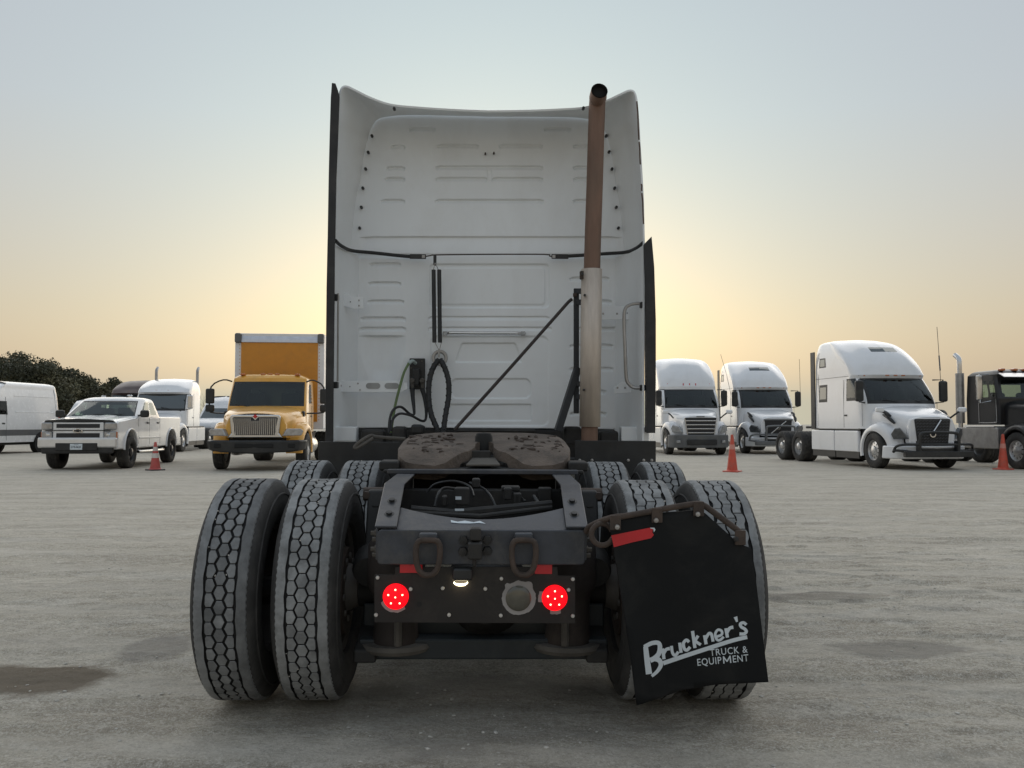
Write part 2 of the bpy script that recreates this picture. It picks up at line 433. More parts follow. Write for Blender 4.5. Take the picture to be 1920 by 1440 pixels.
fleck(70.0, 0.8, (1, 1, 1), 1.1, 0.525, 0.575, 0.6, (0.72, 0.69, 0.62))
fleck(120.0, 0.7, (1, 1, 1), 0.0, 0.54, 0.60, 0.55, (0.639, 0.600, 0.530))
tc_ = nt.nodes.new('ShaderNodeTexCoord'); mp_ = nt.nodes.new('ShaderNodeMapping'); mp_.inputs['Rotation'].default_value = (0, 0, 0.22); mp_.inputs['Scale'].default_value = (0.16, 1.0, 1)
wv = nt.nodes.new('ShaderNodeTexWave'); wv.wave_type = 'BANDS'; wv.bands_direction = 'Y'; wv.inputs['Scale'].default_value = 0.42; wv.inputs['Distortion'].default_value = 5.0; wv.inputs['Detail'].default_value = 5.0; wv.inputs['Detail Scale'].default_value = 1.3; wv.inputs['Detail Roughness'].default_value = 0.7
nt.links.new(tc_.outputs['Object'], mp_.inputs[0]); nt.links.new(mp_.outputs[0], wv.inputs[0])
f3 = nt.nodes.new('ShaderNodeMath'); f3.operation = 'MULTIPLY'; f3.inputs[1].default_value = 0.38
nt.links.new(rampf(wv.outputs[0], 0.62, 0.9), f3.inputs[0])
col = mixc(f3.outputs[0], col, (0.536, 0.495, 0.425))
def ground_patch(cx, cy, rx, ry, colr, amount):
    """patch of darker colour with a ragged outline at a place in the yard"""
    global col
    tc = nt.nodes.new('ShaderNodeTexCoord'); mp = nt.nodes.new('ShaderNodeMapping'); mp.vector_type = 'POINT'
    mp.inputs['Scale'].default_value = (1 / rx, 1 / ry, 0.0); mp.inputs['Location'].default_value = (-cx / rx, -cy / ry, 0)
    ln = nt.nodes.new('ShaderNodeVectorMath'); ln.operation = 'LENGTH'
    nt.links.new(tc.outputs['Object'], mp.inputs[0]); nt.links.new(mp.outputs[0], ln.inputs[0])
    ad = nt.nodes.new('ShaderNodeMath'); ad.operation = 'MULTIPLY_ADD'; ad.inputs[1].default_value = 1.5
    nt.links.new(gnoise(2.2, 6, 0.65, (1, 1, 1)), ad.inputs[0]); nt.links.new(ln.outputs['Value'], ad.inputs[2])
    r = _ramp(nt, ad.outputs[0], [(0.0, (amount,) * 3), (0.0, (amount,) * 3), (1.0, (0, 0, 0))])
    mr = nt.nodes.new('ShaderNodeMapRange'); mr.inputs[1].default_value = 1.45; mr.inputs[2].default_value = 1.75; mr.inputs[3].default_value = amount; mr.inputs[4].default_value = 0
    nt.links.new(ad.outputs[0], mr.inputs[0]); nt.nodes.remove(r)
    col = mixc(mr.outputs[0], col, colr)
p = hit_ground(45, 1276); ground_patch(p.x, p.y, 0.42, 0.30, (0.128, 0.099, 0.067), 0.85)  # brown staining at the left
p = hit_ground(300, 1215); ground_patch(p.x, p.y, 0.2, 0.3, (0.204, 0.189, 0.171), 0.5)
p = hit_ground(900, 1330); ground_patch(p.x, p.y, 1.0, 0.6, (0.204, 0.189, 0.166), 0.45)  # darker patch of ground between the rear wheels
p = hit_ground(1690, 1220); ground_patch(p.x, p.y, 0.5, 0.22, (0.204, 0.189, 0.166), 0.6)
p = hit_ground(1500, 1120); ground_patch(p.x, p.y, 0.8, 0.16, (0.204, 0.185, 0.159), 0.6)
nt.links.new(col, b.inputs['Base Color'])
b.inputs['Roughness'].default_value = 0.93
b.inputs['Specular IOR Level'].default_value = 0.25
bp = nt.nodes.new('ShaderNodeBump'); bp.inputs['Strength'].default_value = 0.9; bp.inputs['Distance'].default_value = 0.012
nt.links.new(gnoise(38, 8, 0.8, (1, 1, 1)), bp.inputs['Height'])
bp2 = nt.nodes.new('ShaderNodeBump'); bp2.inputs['Strength'].default_value = 0.8; bp2.inputs['Distance'].default_value = 0.06
nt.links.new(gnoise(2.2, 7, 0.65, (0.8, 1.5, 1), 0.1), bp2.inputs['Height'])
nt.links.new(bp2.outputs[0], bp.inputs['Normal']); nt.links.new(bp.outputs[0], b.inputs['Normal'])
gravel_mat = m
ground = np_mesh('ground', np.stack([X, Y, Z], 2).reshape(-1, 3), grid_faces(len(ys), len(xs)), m)
tag(ground, kind='structure')
# loose stones strewn over the yard
mb = MB(); nr = np.random.default_rng(3)
ico = bmesh.new(); bmesh.ops.create_icosphere(ico, subdivisions=1, radius=1.0)
IV = [v.co.copy() for v in ico.verts]; IF = [tuple(v.index for v in fc.verts) for fc in ico.faces]; ico.free()
for k in range(5500):
    yy = 2.3 + 9 * nr.random() ** 1.6; xx = (nr.random() * 2 - 1) * (0.8 + 0.62 * yy)
    if 3.4 < yy < 5.9 and (abs(xx + 1.07) < 0.33 or abs(xx - 0.80) < 0.33): continue
    s = 0.0022 + 0.0085 * nr.random() ** 6
    gz = float(ground_z(xx, yy)) + float(Z[np.searchsorted(ys, yy) - 1, np.searchsorted(xs, xx) - 1] - ground_z(0, ys[np.searchsorted(ys, yy) - 1]))
    M = Matrix.Translation((xx, yy, gz + s * 0.25)) @ Matrix.Rotation(nr.random() * 6.28, 4, 'Z') @ Matrix.Diagonal((s * (0.8 + nr.random() * 0.7), s, s * (0.3 + 0.3 * nr.random()), 1))
    mb.add([v * (0.8 + 0.4 * nr.random()) for v in IV], IF, M)
STONE = mat('limestone_pebble', (0.52, 0.495, 0.45), 0.9, var=0.3, scale=30)
tag(mb.build('gravel', STONE, smooth=0), 'small pale limestone pebbles scattered over the packed yard', 'gravel', kind='stuff')
# ------------------------------------------------------------------ truck wheels with moulded tread
def tyre_mesh(name, pattern, tread=None, g=0.0038, Rt=0.504, hw=0.108, seed=0):
    """drive tyre about the x axis: carcass, hexagonal or stepped tread blocks, serrated shoulder ribs"""
    mb = MB(); rr = random.Random(seed)
    base = Rt - 0.013
    # carcass: inner bead - sidewall - shoulder - tread base - mirrored
    half = [(0.290, 0.095), (0.300, 0.118), (0.332, 0.134), (0.378, 0.142), (0.420, 0.139), (0.455, 0.131), (0.478, 0.122), (base - 0.004, 0.1125), (base, 0.104)]
    prof = [(r, -w) for r, w in half] + [(r, w) for r, w in reversed(half)]
    MX = Matrix.Rotation(R(90), 4, 'Y')
    mb.cur = 2
    mb.lathe(prof, 72, MX)
    nf = len(mb.f); mb.mi = [2] * nf
    # tread base ring gets the dark groove rubber
    m = len(prof)
    for i in range(m - 1):
        if i == len(half) - 1:
            for k in range(72): mb.mi[i * 72 + k] = 1
    for wl in (0.128, -0.128):                                  # moulded rings on the sidewall
        mb.cur = 2
        mb.lathe([(0.427, wl), (0.431, wl + math.copysign(0.013, wl)), (0.437, wl + math.copysign(0.012, wl)), (0.442, wl)], 72, MX)
    def on(u, w, r): q = u / Rt; return (w, math.sin(q) * r, math.cos(q) * r)
    def block(poly):
        ju, jw = rr.uniform(-0.0007, 0.0007), rr.uniform(-0.0006, 0.0006); poly = [(u + ju, w + jw) for u, w in poly]
        cu = sum(p[0] for p in poly) / len(poly); cw = sum(p[1] for p in poly) / len(poly); n = len(poly)
        r1 = Rt + rr.uniform(-0.001, 0.0005)
        V = [on(p[0], p[1], base - 0.002) for p in poly] + [on(p[0], p[1], r1 - 0.0025) for p in poly] + [on(cu + (p[0] - cu) * 0.93, cw + (p[1] - cw) * 0.93, r1) for p in poly]
        A = sum(poly[i][0] * poly[(i + 1) % n][1] - poly[(i + 1) % n][0] * poly[i][1] for i in range(n))
        o = 1 if A < 0 else -1
        F1 = [(i, (i + 1) % n, n + (i + 1) % n, n + i)[::o] for i in range(n)]
        F2 = [(n + i, n + (i + 1) % n, 2 * n + (i + 1) % n, 2 * n + i)[::o] for i in range(n)] + [tuple(range(2 * n, 3 * n))[::o]]
        mb.cur = 1; off = len(mb.v); mb.add(V, F1)
        mb.f += [tuple(i + off for i in f) for f in F2]; mb.mi += [0] * len(F2)
    C = 2 * math.pi * Rt
    if pattern == 'hex':
        N = 53; p = C / N; a = p / 2 - 0.0020; w1, am, w2 = 0.0225, 0.0065, 0.0595; w3 = 0.0690
        for k in range(N):
            u = k * p
            block([(u - a, -(w1 - am - g)), (u - a, w1 - am - g), (u, w1 + am - g), (u + a, w1 - am - g), (u + a, -(w1 - am - g)), (u, -(w1 + am - g))])
            for s in (-1, 1):
                u2 = u + p / 2
                block([(u2 - a, s * (w1 + am + g)), (u2 - a, s * (w2 - 0.005)), (u2 - a + 0.010, s * w2), (u2 + a - 0.010, s * w2), (u2 + a, s * (w2 - 0.005)), (u2 + a, s * (w1 + am + g)), (u2, s * (w1 - am + g))])
    else:
        N = 36; p = C / N; am = 0.0085; w3 = 0.0715; rows = [-0.0640, -0.0215, 0.0215, 0.0640]
        def zig(u):
            t = (u / p) % 1.0
            return am * (t / 0.18 if t < 0.18 else 1.0 if t < 0.5 else 1 - (t - 0.5) / 0.18 if t < 0.68 else 0.0) - am / 2
        for k in range(N):
            for q in range(3):
                e = 0.0013; us = [k * p + q * p * 0.34 + lerp(e, p - e, i / 9) for i in range(10)]
                block([(u, rows[q] + zig(u) + g) for u in us] + [(u, rows[q + 1] + zig(u) - g) for u in reversed(us)])
    n = 216
    for s in (-1, 1):                                           # shoulder rib, serrated at the outer edge, zigzag inside
        V = []
        for k in range(n):
            u = C * k / n; sr = 0.0032 if k % 2 else 0.0
            zz = w3 + (0.0025 * (1 - abs((k % 8) - 4) / 2.0) if True else 0)
            rj = Rt + 0.0006 * math.sin(k * 0.7 + seed)
            for w, r in ((zz, base - 0.002), (zz, rj - 0.001), (zz + 0.003, rj), (hw - 0.012, rj - 0.0008), (hw - sr, rj - 0.006), (hw + 0.004 - sr, base - 0.012)):
                V.append(on(u, s * w, r))
        off = len(mb.v); mb.v += V
        for k in range(n):
            for i in range(5):
                f = (off + k * 6 + i, off + k * 6 + i + 1, off + ((k + 1) % n) * 6 + i + 1, off + ((k + 1) % n) * 6 + i)
                mb.f.append(f[::s]); mb.mi.append(1 if i == 0 else 0)
    mb.cur = 3
    for k in range(26):                                         # small stones caught in the grooves
        u, w = rr.uniform(0, C), rr.choice((-1, 1)) * rr.choice((w3 - 0.004, 0.0225)); q = rr.uniform(0.0022, 0.0042)
        mb.add([v * q * rr.uniform(0.7, 1.3) for v in IV], IF, Matrix.Translation(on(u, w, Rt - 0.002)))
    o = mb.build(name, [tread or TREAD, RUBBER, SIDEWALL, STONE], None, smooth=32)
    return o
def rim_mesh(name, dish):
    """ten-hole disc wheel about x; dish>0 puts the disc face on the +x side"""
    mb = MB(); MX = Matrix.Rotation(R(90), 4, 'Y')
    mb.lathe([(0.298, -0.105), (0.292, -0.10), (0.272, -0.085), (0.262, -0.03), (0.262, 0.03), (0.272, 0.085), (0.292, 0.10), (0.298, 0.105)], 48, MX)
    d = dish
    mb.lathe([(0.262, d * 0.3), (0.250, d * 0.62), (0.205, d * 0.95), (0.150, d), (0.110, d), (0.110, d * 1.3), (0.09, d * 1.9), (0.0, d * 1.95)], 40, MX)
    for k in range(10):
        q = 2 * math.pi * k / 10; y, z = 0.143 * math.cos(q), 0.143 * math.sin(q); mb.tube([(d, y, z), (d + math.copysign(0.035, d), y, z)], 0.016, 6)
    o = mb.build(name, [RIM], None, smooth=40)
    return o
hex_tyre = tyre_mesh('tyre', 'hex', seed=1)
step_tyre = tyre_mesh('tyre', 'step', None, 0.0032, seed=2)
worn_tyre = tyre_mesh('tyre', 'hex', TREAD_D, 0.0052, seed=3)
# ------------------------------------------------------------------ the near tractor unit (local frame: x right, y forward, origin on the ground under the rear axle)
TM = Matrix.Translation((-0.143, 4.2, 0.0)) @ Matrix.Rotation(R(1.35), 4, 'Z') @ Matrix.Rotation(R(0.35), 4, 'Y')
TI = TM.inverted()
truck = empty('semi_truck')
truck.matrix_world = TM
tag(truck, 'large white sleeper truck tractor seen from behind with lit red tail lights', 'truck')
CAMP = TI @ Vector((0, 0, CAM_H))
def L(px, py, yl):
    """point of the tractor's plane y = yl that the photograph shows at a pixel"""
    d = TI.to_3x3() @ ray(px, py)
    return CAMP + d * ((yl - CAMP.y) / d.y)
def LP(path, y=None): return [L(p[0], p[1], p[2] if len(p) > 2 else y) for p in path]
def to_px(P):
    """local points (n,3) to photograph pixels"""
    A = np.array(TM); Q = P @ A[:3, :3].T + A[:3, 3] - np.array([0, 0, CAM_H])
    c, s = math.cos(PITCH), math.sin(PITCH); fw = Q[:, 1] * c + Q[:, 2] * s; up = -Q[:, 1] * s + Q[:, 2] * c
    return 960 + F_PX * Q[:, 0] / fw, 720 - F_PX * up / fw

# wheels: two drive axles with duals
def place_wheel(tyre, x, y, side, outer):
    w = rim_mesh('wheel', (0.075 if outer else -0.09) * side)
    w.parent = truck; w.location = (x, y, 0.5355); w.rotation_euler = (rng.uniform(0, 6.28), 0, 0)
    t = tyre.copy(); COL.objects.link(t); t.parent = w
    return w
for y in (0.0, 1.32):
    for side in (-1, 1):
        for outer in (False, True):
            tyre = step_tyre if (side == 1 and y == 0.0) else worn_tyre if (side == -1 and outer and y == 0.0) else hex_tyre
            place_wheel(tyre, side * (0.915 + (0.168 if outer else -0.168)), y, side, outer)
bpy.data.objects.remove(worn_tyre); bpy.data.objects.remove(hex_tyre); bpy.data.objects.remove(step_tyre)

# --- sleeper rear wall: pressed steel with recessed ribs and panels
WY = 3.0
gx = np.linspace(-1.13, 1.13, 600); gz = np.linspace(1.20, 3.80, 700)
GX, GZ = np.meshgrid(gx, gz)
P0 = np.stack([GX.ravel(), np.full(GX.size, WY), GZ.ravel()], 1)
PX, PY = to_px(P0); PX = PX.reshape(GX.shape); PY = PY.reshape(GX.shape)
D = np.zeros_like(GX)                                          # + is away from the camera
def rib(x0, x1, y, d=0.024, w=9, soft=4):
    """pressed rib: sharp overhang along its top, running out below"""
    global D
    end = smoothstep(x0 - 1, x0 + soft, PX) * (1 - smoothstep(x1 - soft, x1 + 1, PX))
    drop = 4.0 * (smoothstep(soft * 2.2, 0, PX - x0) + smoothstep(soft * 2.2, 0, x1 - PX)) * 0.5
    t = PY - (y + drop)
    prof = smoothstep(-0.4, 0.9, t) * (1 - smoothstep(0.9, w, t))
    D = np.maximum(D, d * prof * end)
def panel(x0, x1, y0, y1, r, d, soft=3.0, sl=0.0):
    """pressed panel with rounded corners; d<0 stands proud; sl slants the sides inward towards the top"""
    global D
    cx, cy, hx, hy = (x0 + x1) / 2, (y0 + y1) / 2, (x1 - x0) / 2, (y1 - y0) / 2
    qx = np.abs(PX - cx) - (hx - r) + sl * (y1 - PY) / (y1 - y0); qy = np.abs(PY - cy) - (hy - r)
    sd = np.hypot(np.maximum(qx, 0), np.maximum(qy, 0)) + np.minimum(np.maximum(qx, qy), 0) - r
    D = D + d * (1 - smoothstep(-soft, 0.6, sd))
for a in ((818, 898, 267), (935, 1018, 267), (816, 1019, 308), (816, 915, 330), (921, 1019, 330), (815, 1020, 372),
          (765, 816, 235), (731, 759, 268), (723, 759, 309), (720, 759, 330), (713, 759, 372),
          (1020, 1072, 235), (1075, 1108, 267), (1075, 1112, 308), (1075, 1113, 330), (1075, 1118, 372)):
    rib(*a)
panel(913, 923, 315, 334, 3, 0.010, 2)
panel(762, 830, 254, 262, 3, -0.007, 2); panel(762, 770, 254, 329, 3, -0.007, 2)
panel(1008, 1073, 254, 262, 3, -0.007, 2); panel(1063, 1073, 254, 329, 3, -0.007, 2)
# lower half: step under the roof seam, raised centre bay, sunk side bays
rib(672, 1168, 443, 0.020, 34, 14)
rib(660, 1180, 476, 0.012, 10, 4)
bay = smoothstep(764, 772, PX + 6 * np.sin((PY - 480) / 60.0)) * (1 - smoothstep(1060, 1068, PX)) * smoothstep(476, 482, PY)
D = D - 0.028 * bay
side_l = smoothstep(664, 674, PX) * (1 - smoothstep(757, 768, PX + 6 * np.sin((PY - 480) / 60.0))) * smoothstep(480, 490, PY)
scoop = smoothstep(628, 632, PY) * (1 - smoothstep(690, 730, PY))
D = D + 0.034 * side_l * scoop * (1 - smoothstep(0.0, 1.0, np.abs(PX - 718) / (50 - 22 * smoothstep(640, 720, PY))) ** 2)
for a in ((692, 752, 492), (690, 752, 528), (689, 758, 562), (676, 761, 594), (674, 761, 613),
          (1068, 1143, 519), (1068, 1147, 562), (1080, 1160, 613), (1068, 1150, 645), (1068, 1150, 688), (1068, 1137, 731), (1068, 1137, 772)):
    rib(*a)
panel(805, 1031, 494, 578, 9, 0.015, 3); panel(812, 1023, 501, 572, 7, -0.008, 3)
rib(803, 1031, 593, 0.014, 9); rib(803, 1035, 613, 0.014, 9)
panel(806, 1030, 629, 800, 14, 0.010, 4)
panel(852, 980, 642, 680, 5, 0.013, 3, 13)
panel(845, 996, 709, 748, 12, 0.013, 3); panel(835, 997, 757, 790, 4, 0.013, 3)
D = D + 0.0022 * fbm(GX * 3, GZ * 3, 3, 4) + 0.0008 * fbm(GX * 11, GZ * 11, 2, 8)
# the upper wall leans forward a little above the seam
lean = 0.05 * smoothstep(2.45, 3.65, GZ)
V = np.stack([GX, WY + D + lean, GZ], 2).reshape(-1, 3)
PXr, PYr = PX.ravel(), PY.ravel()
np_mesh('rear_wall', V, grid_faces(len(gz), len(gx)), WHITE, truck)

# --- roof fairing: concave inner shell and its lip, with the lower side walls
Tr = [(1207.5, 476), (1207, 458), (1205.5, 388), (1204, 352), (1202, 316), (1199, 270), (1196, 215), (1192, 180), (1184, 171), (1166, 178), (1138, 191), (1100, 203), (1050, 207), (985, 209.5), (917, 210.5)]
Jr = [(1171, 492), (1169, 470), (1163, 388), (1157, 352), (1152, 316), (1145, 278), (1137, 250), (1129, 234), (1123, 229), (1116, 226), (1106, 224), (1085, 221), (1045, 219.5), (985, 219), (917, 219)]
TY = 2.50
Tc = [L(*p, TY) for p in Tr]; Jc = [L(*p, WY + 0.03) for p in Jr]
Tc = smooth_path(Tc, 4); Jc = smooth_path(Jc, 4)
cx0 = Tc[-1].x
def fairing(side, scale=1.0):
    rows = []
    for t, j in zip(Tc, Jc):
        row = []
        for k in range(7):
            s = k / 6
            p = t.lerp(j, s)
            bow = math.sin(math.pi * s) * 0.028
            p = p + Vector((bow if t.z < 3.55 else 0, 0, bow * 0.6 if t.z > 3.4 else 0))
            row.append(((p.x - cx0) * side, p.y, p.z))
        rows.append(row)
    return rows
for side in (-1, 1):
    mb = MB(); rows = fairing(side)
    if side < 0: rows = [r[::-1] for r in rows]
    mb.grid(rows)
    o = mb.build('roof_fairing', WHITE, truck, smooth=60)
    sol = o.modifiers.new('thickness', 'SOLIDIFY'); sol.thickness = 0.014; sol.offset = 1.0; sol.use_rim = True; es = o.modifiers.new('crisp', 'EDGE_SPLIT'); es.split_angle = R(45)
# lower inner side walls
for side in (-1, 1):
    mb = MB()
    rows = []
    for k in range(9):
        z = lerp(1.06, 2.60, k / 8)
        rows.append([(side * x, y, z) for x, y in ((1.188, 2.44), (1.175, 2.6), (1.14, 2.8), (1.09, 2.94), (1.05, 3.03))])
    if side > 0: rows = [r[::-1] for r in rows]
    mb.grid(rows)
    o = mb.build('side_fairing', WHITE, truck, smooth=60)
    sol = o.modifiers.new('thickness', 'SOLIDIFY'); sol.thickness = 0.014; sol.offset = 1.0; es = o.modifiers.new('crisp', 'EDGE_SPLIT'); es.split_angle = R(45)
# --- black rubber trailing-edge extenders
def slab(path_in, path_out, y0, y1, name, m=BLACK):
    """upright rubber slab following two pixel edges, from y0 back to y1"""
    mb = MB(); rows = []
    for a, c in zip(path_in, path_out):
        A, C = L(*a, y0), L(*c, y0)
        rows.append([(A.x, y0, A.z), (C.x, y0, C.z), (C.x + (C.x - A.x) * 0.05, y1, C.z), (A.x + (C.x - A.x) * 0.3, y1, A.z), (A.x, y0, A.z)])
    mb.grid(rows)
    n = len(rows)
    mb.f += [tuple(range(3, -1, -1)), tuple((n - 1) * 5 + i for i in range(4))]; mb.mi += [0, 0]
    return mb.build(name, m, truck, smooth=30, fix=True, bevel=0.004)
slab([(629, 156), (634, 170), (637, 182), (634, 250), (630, 330), (628, 452)], [(622, 155), (621, 170), (620, 182), (618, 250), (616, 330), (614, 452)], 2.44, 2.56, 'edge_seal')
slab([(627, 448), (627, 540), (626, 640), (625, 740), (624, 838)], [(614, 447), (612, 540), (611, 640), (610, 740), (610, 838)], 2.42, 2.54, 'edge_seal')
slab([(1207, 458), (1209, 520), (1211, 620), (1212, 720), (1212, 812)], [(1222, 443), (1227, 500), (1230, 600), (1230, 700), (1229, 812)], 2.40, 2.60, 'edge_seal')
# torn remains of the upper right seal: brown adhesive scraps along the bare edge
for (ya, yb, w) in ((190, 262, 3.0), (266, 308, 3.2), (345, 358, 2), (362, 420, 3.0)):
    a0, a1 = L(1194 + (ya - 190) * 0.055, ya, 2.47), L(1194 + (yb - 190) * 0.055, yb, 2.47)
    MB().tube([a0, a0.lerp(a1, 0.3) + Vector((0.003, 0, 0)), a0.lerp(a1, 0.7), a1], 0.006, 5).build('adhesive_scrap', mat('brown_adhesive', (0.11, 0.075, 0.055), 0.9, var=0.3), truck)
# bolts along the fairing flange
BOLT = BLACKP
for bx, by in ((697, 254), (690, 285), (685, 316), (680, 352), (677, 388), (674, 427), (1137, 254), (1142.5, 284), (1148, 316), (1153, 352), (1156, 388), (1160, 427), (739, 203), (1094, 202)):
    p = L(bx, by, 2.99 if by > 210 else 2.49)
    MB().lathe([(0.0, -0.012), (0.009, -0.010), (0.012, 0.0), (0.012, 0.03)], 10, Matrix.Translation(p) @ Matrix.Rotation(R(-90), 4, 'X')).build('bolt', BOLT, truck)
for bx, by in ((910, 287), (926, 286)):
    p = L(bx, by, 3.0)
    MB().lathe([(0.0, 0.0), (0.007, 0.002), (0.008, 0.04)], 8, Matrix.Translation(p + Vector((0, -0.004, 0))) @ Matrix.Rotation(R(-90), 4, 'X')).build('rusty_hole', RUST, truck)

# --- roof seam: rubber covered ends and a bare rod in the middle
mb = MB(); mb.tube(smooth_path(LP([(629, 451, 2.52), (640, 461, 2.66), (660, 470, 2.88), (700, 474, 2.92), (745, 479, 2.92), (768, 481, 2.92), (787, 481, 2.92)]), 5), 0.014, 8)
mb.build('seam_hose', BLACK, truck)
mb = MB(); mb.tube(smooth_path(LP([(1206, 455, 2.52), (1192, 466, 2.66), (1172, 473, 2.88), (1130, 476, 2.92), (1070, 480, 2.92), (1045, 481, 2.92)]), 5), 0.014, 8)
mb.build('seam_hose', BLACK, truck)
for xa, xb in ((768, 799), (1034, 1066)):
    a, c = L(xa, 481, 2.91), L(xb, 481, 2.91)
    MB().box((a + c) / 2, ((c - a).length, 0.02, 0.038)).build('clamp', BLACKP, truck, bevel=0.006)
    e = L(794 if xa < 900 else 1038.5, 481, 2.895)
    MB().box(e, (0.026, 0.012, 0.026)).build('clamp_pad', ALU, truck, bevel=0.003)
mb = MB(); mb.tube(smooth_path(LP([(797, 481), (808, 479), (818, 478), (900, 477), (1020, 477), (1030, 480), (1036, 481)], 2.90), 3), 0.0055, 6)
mb.build('hose_rod', RUST, truck)

# --- handrail, brackets, grab handle
mb = MB(); mb.tube(smooth_path(LP([(833, 627, 2.98), (838, 625, 2.92), (848, 624, 2.90), (900, 624.5, 2.90), (960, 624.5, 2.90), (976, 625, 2.92), (984, 625, 2.97)]), 4), 0.012, 8, flat=1.0)
mb.build('handrail', CHROME, truck)
for hx in (834.5, 981):
    MB().box(L(hx, 625, 2.975), (0.035, 0.012, 0.034)).build('rail_foot', ALU, truck, bevel=0.004)
def bracket(poly, y0, y1, name, holes=()):
    mb = MB(); pts = [L(*p, y0) for p in poly]
    n = len(pts); mb.add([(p.x, y0, p.z) for p in pts] + [(p.x, y0 + 0.012, p.z) for p in pts], [tuple(range(n)), tuple(range(2 * n - 1, n - 1, -1))] + [(i, n + i, n + (i + 1) % n, (i + 1) % n) for i in range(n)])
    o = mb.build(name, WHITE, truck, smooth=30, bevel=0.003, fix=True)
    for h in holes:
        if len(h) == 3:
            p = L(h[0], h[1], y0 - 0.002); MB().lathe([(0.0, -0.006), (h[2] * 0.7, -0.006), (h[2], 0.004)], 8, Matrix.Translation(p) @ Matrix.Rotation(R(-90), 4, 'X')).build('bolt', BOLT if h[2] < 0.008 else ALU, o)
        else:
            q = [L(*c, y0 - 0.003) for c in rrect(*h, min(h[1] - h[0], h[3] - h[2]) / 2.01, 4)]
            MB().add([(v.x, y0 - 0.003, v.z) for v in q], [tuple(range(len(q)))]).build('slot', mat('slot_shadow_grey', (0.35, 0.35, 0.34), 0.7), o, smooth=0)
    return o
bracket([(633, 547), (645, 548), (664, 556), (681, 557), (681, 579), (664, 579), (640, 573), (633, 569)], 2.78, 3, 'fairing_bracket', ((640, 559, 0.012), (657, 566, 0.005), (673, 563, 0.008), (673, 573, 0.008)))
bracket([(630, 714), (750, 714), (762, 717), (764, 729), (752, 736), (634, 735)], 2.74, 3, 'fairing_bracket', ((638, 723, 0.012), (656, 725, 0.005), (671, 719, 0.008), (675, 731, 0.008), (686, 713, 718, 729), (721, 748, 718, 729)))
bracket([(1127, 575), (1180, 573), (1205, 566), (1206, 590), (1180, 599), (1127, 600)], 2.80, 3, 'fairing_bracket', ((1131, 588, 0.009), (1157, 588, 0.009), (1176, 587, 0.005), (1193, 581, 0.013)))
bracket([(1150, 728), (1165, 716), (1207, 716), (1207, 735), (1160, 738), (1152, 738)], 2.74, 3, 'fairing_bracket', ((1158, 727, 0.009), (1172, 727, 0.009), (1196, 726, 0.010)))
mb = MB(); mb.tube(smooth_path(LP([(1206, 571, 2.46), (1194, 569, 2.5), (1180, 572, 2.5), (1172, 580, 2.5), (1170, 600, 2.5), (1172, 660, 2.5), (1174, 706, 2.5), (1179, 720, 2.5), (1190, 727, 2.5), (1206, 727, 2.46)]), 4), 0.0135, 8)
mb.build('grab_handle', ALU, truck)
for p in ((1205, 572), (1205, 727)): MB().box(L(*p, 2.47), (0.045, 0.05, 0.045)).build('handle_foot', BLACKP, truck, bevel=0.008)
for p in ((629, 558), (628, 722)): MB().box(L(*p, 2.52), (0.05, 0.06, 0.05)).build('seal_mount', BLACKP, truck, bevel=0.008)
mb = MB(); mb.tube(LP([(634, 550), (633, 715)], 2.5), 0.007, 6); mb.build('edge_strip', ALU, truck)
# lower corner brackets below the side fairings
for xa, xb in ((622, 668), (1165, 1218)):
    a, c = L(xa, 800, 2.6), L(xb, 828, 2.6)
    MB().box(((a.x + c.x) / 2, 2.66, (a.z + c.z) / 2), (abs(c.x - a.x), 0.10, abs(a.z - c.z))).build('corner_bracket', WHITE, truck, bevel=0.01)

# --- exhaust stack
SY = 2.46
s0, s1, s2 = L(1105, 835, SY), L(1110, 505, SY), L(1119.5, 200, SY)
tip = L(1124, 170, SY - 0.16)
path = [s0, s0.lerp(s1, 0.5), s1, s1.lerp(s2, 0.5), s2, s2.lerp(Vector((s2.x + 0.01, s2.y - 0.01, s2.z + 0.07)), 1.0), Vector((tip.x - 0.004, SY - 0.07, tip.z - 0.02)), tip]
path = smooth_path(path, 8)
mb = MB(); mb.tube(path, 0.0625, 20, caps=False)
o = mb.build('exhaust_pipe', COPPER, truck, smooth=50)
mb = MB(); d = (path[-1] - path[-4]).normalized()
mb.tube([path[-1] - d * 0.035, path[-1] + d * 0.002], 0.0575, 20, caps=False)
mb.tube([path[-1] - d * 0.04, path[-1] - d * 0.035], 0.0575, 20)
mb.build('soot_mouth', mat('soot', (0.012, 0.011, 0.010), 0.9), truck)
ha, hb = L(1106, 800, SY), L(1109.5, 505, SY)
mb = MB(); rows = []
for k in range(2):
    c = ha.lerp(hb, k); rows.append([(c.x + 0.079 * math.sin(R(a)), c.y - 0.079 * math.cos(R(a)), c.z) for a in range(-100, 101, 12)])
mb.grid(rows)
o = mb.build('heat_shield', SHIELD, truck, smooth=60)
sol = o.modifiers.new('thickness', 'SOLIDIFY'); sol.thickness = 0.004
for bx, by in ((1096.5, 553), (1095, 731), (1092, 513)):
    MB().lathe([(0, -0.008), (0.008, -0.007), (0.009, 0.02)], 8, Matrix.Translation(L(bx, by, SY - 0.075)) @ Matrix.Rotation(R(-90), 4, 'X')).build('bolt', BLACKP, truck)
MB().box(L(1091, 516, SY - 0.02), (0.03, 0.05, 0.06)).build('shield_clamp', RUST, truck, bevel=0.004)
